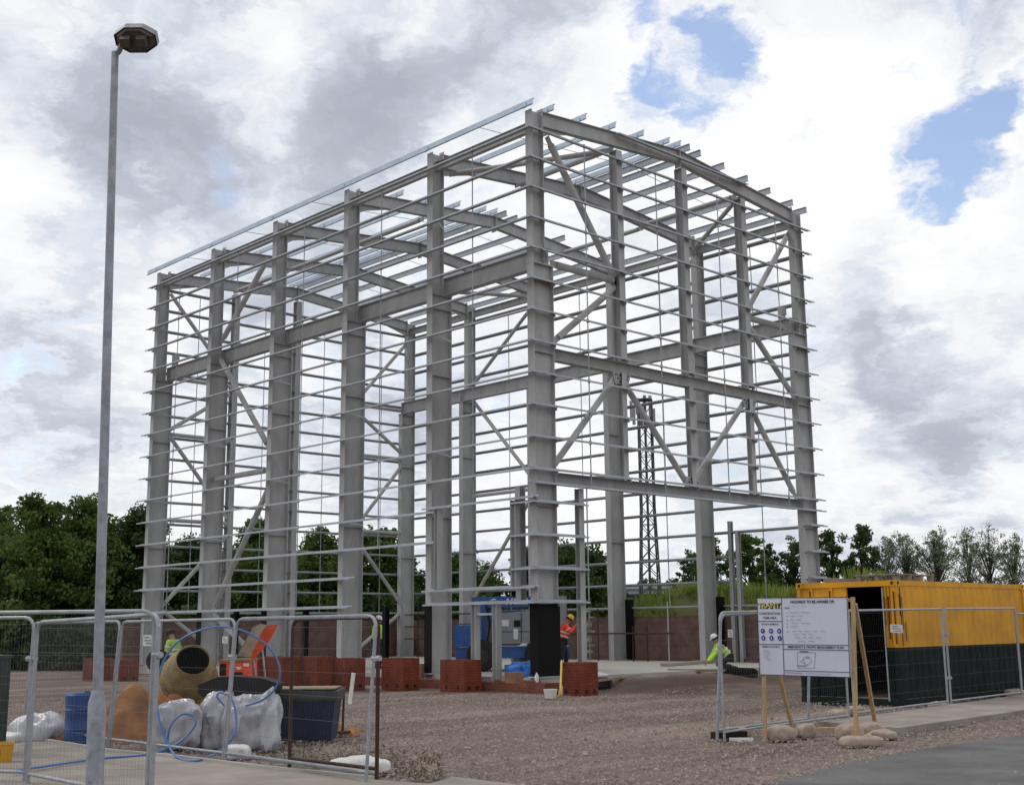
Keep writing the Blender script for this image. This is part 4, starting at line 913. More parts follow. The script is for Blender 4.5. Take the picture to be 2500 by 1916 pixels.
T('EMERGENCY & TRAFFIC MANAGEMENT PLAN', .641, .635, .047, bold=.001, sx=1.0)
# handwriting: wavering pen strokes
def scrawl(u0, v0, n_, L_, amp, m=FAINT, slope=-.02, r=.0022):
    mb = MB(); k = 0; u = u0
    for wd2 in range(n_):
        Lw = L_*random.uniform(.7, 1.2); pts_ = []
        for i in range(int(Lw*220)+4):
            s = i/(Lw*220+3); pts_.append(U(u+Lw*s, v0+slope*(u+Lw*s-u0)*5*.2+amp*math.sin(i*2.1+wd2)*random.uniform(.3, 1))+Vector((-.004, 0, 0)))
        mb.tube(pts_, r, 3, cap=False); u += Lw+.025
    part(mb, 'handwriting', m, face)
for (u, v, n_, L_) in ((.40, .105, 3, .03), (.365, .19, 2, .10), (.37, .235, 2, .07), (.375, .285, 2, .06), (.38, .33, 2, .10), (.38, .372, 1, .08), (.395, .432, 5, .055), (.405, .47, 3, .06), (.42, .515, 4, .055), (.45, .56, 2, .09), (.05, .68, 1, .06), (.05, .705, 1, .09), (.05, .74, 1, .09), (.06, .77, 1, .07), (.07, .80, 1, .06)):
    scrawl(u, v, n_, L_, .007 if u > .3 else .003)
mb = MB()
for v in (.195, .24, .288, .335, .378, .44): q_ = line(.335, v, .345, v, .010, INK); mb.add(q_.v, q_.f)
part(mb, 'bullet_marks', INK, face)
# traffic plan sketch
mb = MB()
for (a_, b_, c2, d2) in ((.44, .70, .64, .70), (.44, .70, .44, .90), (.64, .70, .62, .90), (.44, .90, .62, .90), (.47, .82, .55, .74), (.55, .74, .60, .80), (.47, .82, .55, .86), (.50, .76, .52, .85), (.55, .86, .60, .80)):
    q_ = line(a_, b_, c2, d2, .004, FAINT); mb.add(q_.v, q_.f)
for (a_, b_, s) in ((.50, .80, .07), (.46, .83, .04)): q_ = line(a_, b_, a_+s, b_, .05, FAINT) if 0 else MB(); mb.add(q_.v, q_.f)
part(mb, 'plan_sketch', FAINT, face)
mb = MB()
for (a_, b_, c2) in ((.47, .692, .56), (.535, .768, .575), (.43, .872, .54)): q_ = line(a_, b_, c2, b_, .018 if b_ > .69 and b_ < .7 else .01, INK); mb.add(q_.v, q_.f)
part(mb, 'plan_labels', mat('soft_ink', (.10, .11, .16), .6), face)
q_ = line(.30, .965, .49, .966, .007, FAINT); q2 = line(.52, .966, .8, .968, .003, FAINT); q_.add(q2.v, q2.f); part(q_, 'small_print', FAINT, face)
# six round blue signs
PIC = {'head': [[(-.45, -.1), (.45, -.1), (.5, .0), (.3, .05), (.28, .35), (0, .5), (-.28, .35), (-.3, .05), (-.5, 0)]], 'goggles': [[(-.5, .2), (.5, .2), (.5, -.15), (.15, -.2), (0, .0), (-.15, -.2), (-.5, -.15)], [(-.25, -.3), (.25, -.3), (.2, -.55), (-.2, -.55)], [(-.3, .3), (.3, .3), (.2, .6), (-.2, .6)]],
       'glove': [[(-.25, -.55), (.25, -.55), (.3, .1), (.28, .5), (.1, .5), (.08, .15), (.0, .55), (-.12, .5), (-.12, .1), (-.45, .15), (-.3, -.15)]], 'vest': [[(-.35, -.55), (.35, -.55), (.35, .15), (.15, .55), (0, .3), (-.15, .55), (-.35, .15)]],
       'boot': [[(-.3, .5), (.1, .5), (.1, -.05), (.5, -.3), (.5, -.5), (-.3, -.5)]], 'walker': [[(-.08, .2), (.1, .25), (.35, .0), (.1, .05), (.3, -.55), (.1, -.5), (-.02, -.15), (-.3, -.55), (-.42, -.45), (-.15, -.05)], [(-.1, .35), (.1, .35), (.1, .6), (-.1, .6)]]}
for i, kx in enumerate(PIC):
    u = .057+.096*(i % 3)-(.004 if i < 3 else -.0); v = .432+.093*(i//3); c = U(u, v)+Vector((-.003, 0, 0)); R_ = .037
    mb = MB(); mb.lathe([(0, 0), (R_, 0), (R_, .002)], c, (-1, 0, 0), 24); d_ = part(mb, 'mandatory_sign', BLUEI, face)
    mb = MB()
    for pg in PIC[kx]: mb.poly([c+Vector((-.003, -a*R_*.85, b_*R_*.85)) for a, b_ in pg], (-.001, 0, 0))
    part(mb, 'symbol', BUCK, d_)
# easel timbers
def timber(a, b_, w1=.055, w2=.04, nm='leg'): mb = MB(); mb.bar(a, b_, w1, w2, (0, 1, 0)); return part(mb, nm, WOOD, brd)
rl = G(2091, 1822); ll = G(1868, 1807); rr2 = G(2141, 1792); rl2 = G(1938, 1792)
Tr = B(2078, 1457)+Vector((.045, 0, 0)); Tl = B(1858, 1480)+Vector((.045, 0, 0))
timber(rl, Tr); timber(ll, Tl); timber(rr2, Tr+Vector((.05, 0, -.1))); timber(rl2, Tl+Vector((.06, 0, -.15)))
timber(B(1850, 1460)+Vector((.04, 0, -.03)), B(2072, 1459)+Vector((.04, 0, -.03)), .05, .04, 'cross_rail')
pz = Vector((0, 0, .06)); timber(ll+pz+Vector((.03, 0, 0)), rl2+pz, .09, .045, 'foot_rail'); timber(rl+pz+Vector((.03, 0, 0)), rr2+pz, .09, .045, 'foot_rail'); timber(G(1960, 1792)+pz*1.3, G(2060, 1790)+pz*1.3, .10, .045, 'foot_rail')
def crumple(name, c, size, m, label, cat, seed, amp=.10, fr=3.2, box=.55, rough_=2, lean=(0, 0), group=None, peak=None):
    """crumpled sheet or bag: a boxy blob with sharp folds"""
    nu, nv = 56, 30; V = []; F = []; off = Vector((seed*3.1, seed*1.7, seed*.9)); w_, d_, h_ = size
    def se(v_, p): return math.copysign(abs(v_)**p, v_)
    for j in range(nv+1):
        th = math.pi*j/nv
        for i in range(nu):
            a = 2*math.pi*i/nu; n_ = Vector((se(math.sin(th), box)*se(math.cos(a), box), se(math.sin(th), box)*se(math.sin(a), box), se(math.cos(th), box)))
            p = Vector((n_.x*w_/2, n_.y*d_/2, n_.z*h_/2)); q = p*fr+off
            r = 1-abs(mn.noise(q))*2; r2 = 1-abs(mn.noise(q*2.3+Vector((5, 1, 2))))*2; r3 = mn.noise(q*.55)
            r4 = 1-abs(mn.noise(Vector((q.x*1.7, q.y*1.7, q.z*.35+9))))*2; dsp = amp*(r*.5+r2*.16+r3*1.2+r4*.75)
            p = p+p.normalized()*dsp
            t_ = (p.z+h_/2)/h_
            if peak: 
                k = math.exp(-((p.x-peak[0])**2)/.02)*max(0, t_-.5)*2; p.z += peak[1]*k
            z = max(0, p.z+h_/2); P_ = c+lx*(p.x+lean[0]*z)+ly*(p.y+lean[1]*z); V.append((P_.x, P_.y, z+c.z))
    for j in range(nv):
        for i in range(nu): F.append((j*nu+i, (j+1)*nu+i, (j+1)*nu+(i+1) % nu, j*nu+(i+1) % nu))
    mb = MB(); mb.add(V, F); o = mb.build(name, m, smooth=True, loc=(c.x, c.y, c.z)); return tag(o, label, cat, group)
# sandbags
def sandbag(c, L_, W2, H2, rz, label, m=SACK, group='sandbags holding down stands and fences', sag=0.):
    global lx, ly
    sx_, sy_ = lx, ly; a = rz; lx = Vector((math.cos(a), math.sin(a), 0)); ly = Vector((-math.sin(a), math.cos(a), 0))
    o = crumple('sandbag', Vector(c), (L_, W2, H2), m, label, 'sandbag', int(abs(c[0]*37+c[1]*91)) % 97, .028, 7., .62, group=group); lx, ly = sx_, sy_; return o
vx = math.atan2(RT.y, RT.x)
def bag(px, py, L_, W2, H2, rz, label, m=SACK): p = G(px, py); sandbag((p.x, p.y, -.01), L_, W2, H2, vx+rz, label, m)
bag(1905, 1805, .40, .28, .20, -.35, 'lumpy sandbag against the front left easel leg')
bag(1965, 1800, .26, .24, .2, .1, 'small square sandbag at the rear left easel leg')
bag(2106, 1822, .56, .24, .16, -.15, 'long pale sandbag under the front right easel leg')
bag(2075, 1806, .34, .3, .22, .6, 'plump sandbag behind the front right easel leg')
bag(2125, 1798, .46, .25, .2, -.1, 'sandbag between the two right easel legs')
bag(2155, 1803, .36, .2, .12, -.6, 'flat sandbag right of the easel')
bag(1795, 1797, .46, .2, .14, -.35, 'grey sandbag on the foot of the leaning fence')
bag(2048, 1752, .3, .24, .14, .1, 'brown sandbag behind the board near the container door')
bag(2095, 1748, .28, .22, .18, 0, 'pale sandbag at the fence joint before the container')
bag(2048, 1742, .34, .16, .08, .1, 'thin flat sandbag lying by the container door')
bag(2290, 1728, .34, .26, .12, .1, 'dusty sandbag at the fence foot by the container side')
bag(2478, 1700, .4, .26, .16, 0, 'sandbag at the fence foot near the right edge')
p = G(880, 1888); sandbag((p.x, p.y, .0), .75, .26, .18, vx-.12, 'pale sandbag slumped over the fence foot by the path', BUCK)
bag(578, 1850, .34, .28, .18, .0, 'whitish sandbag at the joint of two fence panels', BUCK)
mb = MB(); p = G(1780, 1800); mb.box((p.x, p.y, .04), (.55, .22, .11), rz=vx+.5); tag(mb.build('fence_foot', BLACKP), 'black block foot under the leaning fence panel', 'fence foot')
mb = MB(); p = G(1810, 1808); mb.box((p.x, p.y, .02), (.36, .08, .05), rz=vx-.2); tag(mb.build('plastic_strip', BUCK), 'short white strip lying beside the fence foot', 'strip')

# ------------------------------------------------------------------ compound contents on the left
def V3(p, z=0): return Vector((p.x, p.y, z))
mp = G(470, 1725); mp.z = 0
mix = empty('concrete_mixer', mp, 'concrete mixer with ochre drum and raised orange cover', 'concrete mixer')
dc = at(462, 1650, 21.6); ax_ = (-ly*.66+lx*.26+Vector((0, 0, .46))).normalized()
mb = MB(); mb.lathe([(.0, -.42), (.26, -.42), (.40, -.24), (.475, -.02), (.475, .06), (.43, .20), (.34, .40), (.285, .50), (.300, .52), (.285, .535), (.270, .50)], dc, ax_, 32); part(mb, 'drum', DRUM, mix, True)
mb = MB(); mb.lathe([(.272, .50), (.32, .38), (.39, .2), (.44, .05), (.4, -.2), (0, -.38)], dc, ax_, 32); part(mb, 'drum_lining', DARKIN, mix, True)
mb = MB(); mb.lathe([(.478, -.035), (.50, -.03), (.50, .03), (.478, .035)], dc-ax_*.05, ax_, 40); part(mb, 'gear_ring', DRUM, mix, True)
dep = 21.9
mb = MB(); mb.poly([at(535, 1612, dep), at(612, 1610, dep), at(612, 1654, dep), at(535, 1650, dep)], ly*.55); eb = part(mb, 'engine_box', ORNG, mix)
mb = MB(); mb.poly([at(533, 1610, dep-.02), at(614, 1607, dep-.02), at(614, 1613, dep-.02), at(533, 1616, dep-.02)], ly*.6); part(mb, 'engine_box_lid', DRUM, mix)
mb = MB(); mb.poly([at(537, 1620, dep-.012), at(552, 1619, dep-.012), at(552, 1648, dep-.012), at(537, 1648, dep-.012)], ly*.006); mb.poly([at(570, 1640, dep-.012), at(592, 1640, dep-.012), at(592, 1647, dep-.012), at(570, 1647, dep-.012)], ly*.006); part(mb, 'grille', DARKIN, eb)
mb = MB(); mb.poly([at(594, 1619, dep-.012), at(608, 1619, dep-.012), at(608, 1626, dep-.012), at(594, 1626, dep-.012)], ly*.006); mb.poly([at(575, 1627, dep-.012), at(590, 1627, dep-.012), at(586, 1634, dep-.012), at(579, 1634, dep-.012)], ly*.006); part(mb, 'emblem', BUCK, eb)
# raised cover: tall thin tray with a sloping beige inside and an orange edge
q1 = [at(578, 1601, dep), at(611, 1604, dep), at(640, 1541, dep-.1), at(652, 1525, dep-.1), at(636, 1522, dep-.1), at(617, 1531, dep-.1)]
mb = MB(); mb.poly(q1, ly*.03); part(mb, 'cover_inside', mat('pale_dusty_paint', (.33, .26, .19), .8, 0, .2, 5), mix)
q2 = [at(611, 1604, dep), at(640, 1541, dep-.1), at(652, 1526, dep-.1), at(678, 1524, dep+.2), at(660, 1560, dep+.2), at(618, 1612, dep+.1)]
mb = MB(); mb.poly(q2, ly*.03); part(mb, 'engine_cover', ORNG, mix)
mb = MB(); mb.tube([at(617, 1606, dep+.2), at(625, 1660, dep+.2)], .03, 6); mb.tube([at(640, 1580, dep+.25), at(648, 1660, dep+.2)], .02, 6); part(mb, 'cover_stay', GALV, mix)
mb = MB(); bl_ = V3(dc); 
for (a, b_) in ((at(415, 1640, 21.7), V3(at(405, 1700, 21.5), 0)), (at(520, 1650, 21.9), V3(at(520, 1700, 21.8), 0)), (at(420, 1655, 22.2), V3(at(430, 1700, 22.4), 0)), (at(540, 1655, 22.2), V3(at(570, 1700, 22.4), 0)), (at(410, 1655, 21.8), at(600, 1660, 22.2))): mb.tube([a, b_], .035, 8)
part(mb, 'stand', ORNG, mix)
for px, dp in ((392, 21.7), (600, 22.6)):
    p = at(px, 1650, dp); mb = MB(); mb.lathe([(0, -.06), (.19, -.07), (.24, 0), (.19, .07), (0, .06)], V3(p, .24), lx, 20); part(mb, 'wheel', TYRE, mix, True)
mb = MB(); mb.lathe([(0, -.1), (.19, -.1), (.2, .1), (0, .1)], at(384, 1612, 22.2), (ly*-.8+lx*.3), 20); part(mb, 'handwheel', BLACKP, mix, True)
# black mortar tub on sand, wrapped sacks, blue tub, barrel
tub = MB(); dpt = 19.2
tub.poly([at(483, 1672, dpt), at(530, 1652, dpt), at(572, 1650, dpt), at(640, 1655, dpt), at(678, 1668, dpt), at(672, 1690, dpt), at(640, 1712, dpt), at(560, 1716, dpt), at(510, 1708, dpt), at(484, 1694, dpt)], ly*.5)
o = tub.build('mortar_tub', BLACKP, None); tag(o, 'black plastic mortar tub tipped up in front of the mixer', 'tub')
POLY = mat('clear_polythene', (.27, .27, .29), .25, 0, 0, 3.5, col2=(.46, .465, .50), bump=.5, bscale=7, spec=.75, stretch=(1, 1, .45))
crumple('wrapped_sack', V3(at(440, 1700, 18.7)), (.64, .5, .62), POLY, 'whitish polythene wrapped sack left of the other, behind the hose loop', 'sack', 3, .07, 6.5)
crumple('wrapped_sack', V3(at(540, 1700, 18.9)), (.48, .5, .70), POLY, 'polythene wrapped sack in the middle, under the mortar tub', 'sack', 5, .07, 6.)
crumple('wrapped_sack', V3(at(618, 1700, 18.6)), (.70, .5, .66), POLY, 'torn clear polythene sack standing highest right of the fence post', 'sack', 8, .085, 6., peak=(.33, .15))
btub = empty('storage_tub', V3(at(745, 1720, 20.2)), 'blue plastic tub with grey lid behind the ribbed fence panel', 'tub')
c0 = at(745, 1720, 20.2); Rm = Matrix((lx, ly, (0, 0, 1))).transposed()
mb = MB(); f1 = [V3(c0, 0)+lx*u+ly*v for u, v in ((-.46, -.3), (.46, -.3), (.46, .4), (-.46, .4))]; f2 = [V3(c0, .62)+lx*u+ly*v for u, v in ((-.50, -.36), (.53, -.36), (.53, .44), (-.50, .44))]
mb.add(f1+f2, [(3, 2, 1, 0), (4, 5, 6, 7), (0, 1, 5, 4), (1, 2, 6, 5), (2, 3, 7, 6), (3, 0, 4, 7)]); part(mb, 'tub_body', mat('dusty_navy_plastic', (.008, .016, .045), .6, 0, .3, 3), btub)
mb = MB(); mb.box(V3(c0, .64)+lx*.02+ly*.04, (1.06, .84, .06), R=Rm); mb.box(V3(c0, .72)+lx*.02+ly*.04, (1.12, .9, .13), R=Matrix.Rotation(.03, 3, 'X')@Rm); part(mb, 'tub_lid', mat('grey_green_lid', (.04, .048, .045), .6, 0, .2, 3), btub)
mb = MB(); mb.box(V3(c0, .80)+lx*.0+ly*.04, (1.05, .8, .02), R=Rm); part(mb, 'lid_sheet', PLY, btub)
brl = empty('plastic_barrel', V3(at(195, 1720, 19.8)), 'blue plastic barrel standing left of the lamp post', 'barrel')
cb_ = V3(at(196, 1720, 19.8)); mb = MB(); mb.lathe([(.0, 0), (.225, 0), (.235, .03), (.22, .2), (.235, .22), (.22, .24), (.22, .5), (.235, .52), (.22, .54), (.235, .74), (.2, .78), (0, .78)], cb_, (0, 0, 1), 28); part(mb, 'barrel_body', BLUEP, brl, True)
mb = MB(); mb.lathe([(.0, .80), (.04, .80), (.045, .78)], cb_+lx*.1, (0, 0, 1), 12); part(mb, 'bung', BLACKP, brl)
# sand heaps
def heap(c, rx, ry, h, label, seed, m=SAND, name='sand_heap', cat='sand heap'):
    rs = np.random.default_rng(seed); n, mm = 60, 22; V = []; F = []; ph = rs.random(6)*6.28
    for j in range(mm+1):
        t_ = j/mm
        for i in range(n):
            a = 2*math.pi*i/n; r = t_*(1+.12*math.sin(3*a+ph[0])+.08*math.sin(7*a+ph[1])); P0 = Vector((math.cos(a)*r*2.0, math.sin(a)*r*2.0, seed)); z = (1+.8*mn.noise(P0)+.3*mn.noise(P0*2.6)+.08*mn.noise(P0*6))*h*(1-min(1, t_)**1.7)*(1+.16*math.sin(3*a+t_*6+ph[2])*t_+.09*math.sin(11*a+t_*13)*t_)-.03*(t_ > .95)
            p = V3(c)+lx*(math.cos(a)*r*rx)+ly*(math.sin(a)*r*ry); V.append((p.x, p.y, z))
    for j in range(mm):
        for i in range(n): F.append((j*n+i, (j+1)*n+i, (j+1)*n+(i+1) % n, j*n+(i+1) % n))
    mb = MB(); mb.add(V, F); return tag(mb.build(name, m, smooth=True, loc=(c.x, c.y, 0)), label, cat)
heap(at(350, 1720, 20.8), 1.15, .8, .64, 'heap of orange building sand behind the lamp post', 2)
heap(at(430, 1720, 22.6), 1.3, .9, .62, 'wide orange sand heap under the concrete mixer', 4)
heap(at(150, 1720, 20.4), .55, .4, .26, 'small orange sand spill left of the blue barrel', 6)
heap(at(650, 1720, 23.2), .7, .7, .60, 'orange sand heap behind the black mortar tub', 7)
heap(at(835, 1720, 21.2), .35, .3, .12, 'thin ochre sand spill right of the blue tub', 9)
crumple('cement_bag', V3(at(92, 1720, 20.2)), (.58, .5, .30), WSACK, 'burst white cement bag slumped at far left', 'bag', 12, .12)
crumple('cement_bag', V3(at(30, 1720, 20.0)), (.5, .5, .16), BUCK, 'flat white cement bag lying at the left edge', 'bag', 15, .08)
yb = empty('yellow_bucket', V3(at(14, 1790, 16.9)), 'yellow bucket on the path at the left edge', 'bucket')
cb_ = V3(at(10, 1790, 16.9), .035); mb = MB(); mb.lathe([(0, 0), (.115, 0), (.135, .22), (.145, .22), (.145, .245), (.12, .245), (.105, .03)], cb_, (0, 0, 1), 24); part(mb, 'bucket_body', mat('yellow_plastic', (.55, .27, .01), .5), yb, True)
mb = MB(); mb.box(cb_+Vector((0, 0, .13))-ly*.128-lx*.02, (.07, .006, .07), R=Rm); part(mb, 'bucket_sticker', INK, yb)
gb = empty('green_cabinet', V3(at(2, 1700, 18.0)), 'dark green street cabinet at the left edge', 'cabinet')
cb_ = V3(at(-36, 1700, 18.0)); mb = MB(); mb.box(cb_+Vector((0, 0, .68)), (.5, .45, 1.36), R=Rm); mb.box(cb_+Vector((0, 0, 1.38)), (.54, .49, .05), R=Rm); part(mb, 'cabinet_body', mat('bottle_green', (.008, .025, .022), .5), gb)
mb = MB(); mb.box(cb_+Vector((0, 0, 1.13))-ly*.235+lx*.20, (.09, .02, .18), R=Rm); mb.tube([cb_+Vector((0, 0, 1.08))-ly*.25+lx*.2, cb_+Vector((0, 0, 1.03))-ly*.25+lx*.22], .03, 8); part(mb, 'padlock', BUCK, gb)
# hose
dH = 17.75
def hp(px, py, d=dH):
    p = at(px, py, d); return p if p.z > .05 else G(px, py, .05)
def smoothp(P, n=8):
    out = []
    for i in range(len(P)-1):
        p0 = P[max(i-1, 0)]; p1 = P[i]; p2 = P[i+1]; p3 = P[min(i+2, len(P)-1)]
        for k in range(n):
            t_ = k/n; out.append(.5*((2*p1)+(p2-p0)*t_+(2*p0-5*p1+4*p2-p3)*t_*t_+(3*p1-p0-3*p2+p3)*t_**3))
    return out+[P[-1]]
pts_ = [(28, 1882, 15.2), (120, 1868, 16.0), (250, 1850, 17.0), (350, 1842, 17.5), (410, 1826, 17.7), (455, 1797, 17.8), (478, 1765, 17.8), (468, 1745, 17.85), (440, 1745, 17.8), (415, 1775, 17.75), (412, 1818, 17.7), (438, 1850, 17.6), (485, 1855, 17.55), (540, 1830, 17.6), (573, 1790, 17.7), (576, 1745, 17.8), (565, 1705, 17.85), (540, 1690, 17.9), (530, 1700, 17.9), (548, 1722, 17.9)]
mb = MB(); mb.tube(smoothp([hp(*p) for p in pts_]), .0145, 8); hz = mb
big = [(548, 1722, 17.9), (560, 1700, 17.95)]
loop = [(412, 1818, 17.72), (390, 1760, 17.8), (382, 1690, 17.85), (395, 1625, 17.9), (425, 1575, 17.9), (470, 1545, 17.9), (530, 1530, 17.9), (590, 1538, 17.9), (640, 1565, 17.95), (672, 1600, 18), (684, 1640, 18), (675, 1675, 18.05), (645, 1705, 18.1), (600, 1722, 18.2)]
hz.tube(smoothp([hp(*p) for p in loop]), .0145, 8); o = hz.build('water_hose', HOSE, smooth=True); tag(o, 'looping blue water hose propped against the fence', 'hose')
# rusty stakes
for (a, b_, lab) in (((836, 1785, 21.0), (840, 1690, 21.0), 'short rusty stake with a flat foot in the gravel'), ((740, 1700, 22), (737, 1520, 22), 'long rusty bar standing upright beyond the blue tub')):
    p = V3(at(*a)); mb = MB(); t_ = at(*b_); mb.tube([p-Vector((0, 0, .05)), t_], .02, 8); mb.box(p+Vector((0, 0, .03)), (.2, .2, .06)); tag(mb.build('steel_stake', RUST), lab, 'stake')
# items by the corner column
mb = MB(); c0 = Vector((-.52, -1.12, 0)); bk = empty('white_bucket', G(1344, 1704), 'white bucket standing in front of the brick plinth corner', 'bucket')
cb_ = V3(bk.location); mb.lathe([(0, 0), (.13, 0), (.17, .20), (.175, .2), (.175, .22), (.16, .22), (.12, .03)], cb_, (0, 0, 1), 20); part(mb, 'bucket_body', BUCK, bk, True)
mb = MB(); mb.lathe([(.0, .19), (.155, .19)], cb_, (0, 0, 1), 20); part(mb, 'bucket_fill', mat('mortar_mix', (.2, .12, .1), .9), bk)
sh_ = empty('shovel', G(1368, 1704), 'yellow handled shovel leaning on the brick pack', 'shovel')
a = V3(G(1368, 1704)); b_ = Vector((-.50, -1.45, .86)); mb = MB(); mb.tube([a+(b_-a)*.2, b_], .026, 8); part(mb, 'handle', mat('yellow_handle', (.55, .38, .08), .6), sh_, True)
mb = MB(); mb.bar(a+Vector((0, 0, .02)), a+(b_-a)*.26, .03, .17, (1, 0, 0)); part(mb, 'blade', mat('yellow_blade', (.42, .28, .08), .6), sh_)
mb = MB(); p = on(1312, 1668, 0, 0.0); mb.lathe([(0, 0), (.055, 0), (.055, .17), (.02, .22), (.02, .25), (0, .25)], (-.02, p.y, .27), (0, 0, 1), 12); tag(mb.build('water_bottle', BUCK, smooth=True), 'white plastic bottle standing on the plinth at the corner', 'bottle')
for (px, py, s, lab, m) in ((1256, 1666, (.42, .3, .26), 'brown cardboard box behind the plinth beside the wrapped column', CARD), (1246, 1648, (.26, .24, .3), 'small brown box stacked behind the larger cardboard box', CARD), (1232, 1662, (.14, .12, .14), 'tiny dark box left of the cardboard box', PLY)):
    p = G(px, py, SL); mb = MB(); mb.box((p.x, p.y, SL+s[2]/2), s, rz=.3); mb.box((p.x, p.y, SL+s[2]+.004), (s[0]*.98, .03, .008), rz=.3); tag(mb.build('cardboard_box', m), lab, 'box')
def pile(px, py, size, m, label, seed, name, cat, amp=.10): return crumple(name, V3(G(px, py, SL), SL), size, m, label, cat, seed, amp, 3.5, .8)
pile(1282, 1652, (.75, .5, .36), mat('blue_sheet', (.02, .14, .50), .5, 0, .2, 6), 'crumpled bright blue sheet beside the wrapped corner column', 21, 'plastic_sheet', 'sheet', .12)
pile(1284, 1632, (.7, .5, .66), WSACK, 'pile of white plastic bags left of the wrapped corner column', 23, 'plastic_bag', 'bag', .14)
pile(1466, 1653, (.35, .2, .10), BUCK, 'crumpled white bag on the slab right of the brick pack', 24, 'plastic_bag', 'bag', .04)
# black membrane roll by the slab edge, planks, duct
crumple('membrane_sheet', V3(G(1466, 1684, 0.)), (.62, .6, .34), mat('dark_membrane', (.010, .011, .013), .5, bump=.4, bscale=5), 'dark folded waterproof membrane at the slab edge', 'sheet', 31, .07)
for (a, b_, z, w_, h_, lab, m) in (((1452, 1662), (1560, 1648), .30, .12, .05, 'reddish board along the slab edge right of the roll', PLY), ((1622, 1622), (1742, 1613), .42, .3, .1, 'long pale planks leading toward the kneeling worker', mat('pale_plank', (.34, .30, .24), .8, 0, .1, 3)), ((1632, 1635), (1770, 1636), .36, .2, .07, 'brown plank at the slab edge left of the kneeling worker', PLY), ((1795, 1612), (1850, 1615), .38, .5, .22, 'stack of reddish blocks behind the kneeling worker', BLOCKW)):  # the long planks have a paler timber colour of their own
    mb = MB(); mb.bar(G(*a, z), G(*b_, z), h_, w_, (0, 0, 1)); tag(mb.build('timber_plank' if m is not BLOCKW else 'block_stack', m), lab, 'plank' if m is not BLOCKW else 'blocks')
mb = MB(); a = G(1772, 1640, .30); b_ = G(1842, 1643, .30); mb.tube([a+Vector((0, 0, .0)), b_], .14, 16)
for k in range(12): mb.tube([a.lerp(b_, k/12), a.lerp(b_, k/12+.03)], .155, 16)
tag(mb.build('drain_pipe', DUCT, smooth=True), 'black ribbed drain pipe lying behind the kneeling worker', 'pipe')
# scaffold tubes on the slab
sc1 = empty('scaffold_rail', (12.9, 6, SL), 'thin scaffold handrail standing before the back wall', 'scaffold')
mb = MB(); a = G(1360, 1549, 1.5); 
hx0, hx1 = on(1300, 1550, 0, 12.9), on(1645, 1553, 0, 12.9)
mb.tube([Vector((12.9, hx0.y, 1.42)), Vector((12.9, hx1.y, 1.42))], .03, 6); part(mb, 'handrail', RUST, sc1)
for px in (1385, 1460, 1545, 1580, 1632):
    q_ = on(px, 1550, 0, 12.95); mb = MB(); mb.tube([(12.95, q_.y, SL), (12.95, q_.y, 2.4 if px in (1460, 1385) else 1.7 if px != 1632 else 2.6)], .026, 6); part(mb, 'upright', RUST if px != 1632 else TUBE, sc1)
sc2 = empty('scaffold_rail', (9.5, 19, SL), 'scaffold handrail before the wall at the left end', 'scaffold')
mb = MB(); 
for z in (1.2, 1.75, 2.3): mb.tube([(13.0, 14, z), (13.0, 22, z)], .028, 6)
part(mb, 'handrail', RUST, sc2)
for y in (14.2, 16.5, 18.8, 21): mb = MB(); mb.tube([(13.0, y, SL), (13.0, y, 2.9)], .028, 6); part(mb, 'upright', RUST, sc2)
# small stand of pipe fittings left of a back column
st = empty('pipe_stand', G(1440, 1612, SL), 'pale pipe fittings stacked on a stand beside a back column', 'pipe stand'); st.location.z = SL
q0 = V3(st.location, SL)
mb = MB()
for k, (u, z, w_, h_) in enumerate(((0, .35, .22, .12), (.05, .6, .3, .06), (-.03, .85, .22, .25), (.08, 1.15, .3, .1), (0, 1.4, .2, .2), (.12, 1.7, .25, .06), (-.02, 1.95, .18, .14))): mb.box(q0+lx*u+Vector((0, 0, z)), (w_, .2, h_), R=Rm)
mb.tube([q0+lx*.02, q0+lx*.02+Vector((0, 0, 2.1))], .04, 8); part(mb, 'fittings', mat('pale_fittings', (.22, .24, .22), .7, 0, .5, 9), st)

# ------------------------------------------------------------------ lattice mast and far building strip
DM = 92.; mpz = at_depth(1590, DM)
mast = empty('lattice_mast', mpz, 'dark lattice telecom mast with panel antennas seen through the frame', 'mast')
MD = mat('dark_mast_steel', (.06, .065, .075), .6, .3, .2, 2)
zt = ht(985, DM); z1 = ht(1250, DM)
def mw(z): return .52+(.36*max(0, (z1-z)/z1))
cn = [(-1, -1), (1, -1), (1, 1), (-1, 1)]
def mpnt(i, z): u, v = cn[i % 4]; return mpz+lx*(u*mw(z)*.95)+ly*(v*mw(z)*.95)+Vector((0, 0, z))
for i in range(4): mb = MB(); mb.tube([mpnt(i, 0), mpnt(i, z1), mpnt(i, zt)], .07 if i else .09, 5); part(mb, 'leg', MD, mast)
mb = MB(); z = 0; k = 0
while z < zt-.6:
    z2 = min(zt, z+1.3)
    for i in range(4):
        mb.tube([mpnt(i, z), mpnt(i+1, z2)], .03, 4); mb.tube([mpnt(i+1, z), mpnt(i, z2)], .03, 4)
        if k % 2 == 0: mb.tube([mpnt(i, z2), mpnt(i+1, z2)], .03, 4)
    z = z2; k += 1
part(mb, 'lattice_bracing', MD, mast)
mb = MB(); mb.tube([mpz+Vector((0, 0, 1)), mpz+Vector((0, 0, zt+.3))], .10, 5); part(mb, 'feeder_cable', MD, mast)
mb = MB(); mb.lathe([(0, 0), (.6, 0), (.6, .12), (0, .12)], mpz+Vector((0, 0, zt)), (0, 0, 1), 12); part(mb, 'head_platform', MD, mast)
AN = mat('antenna_grey', (.30, .31, .32), .6)
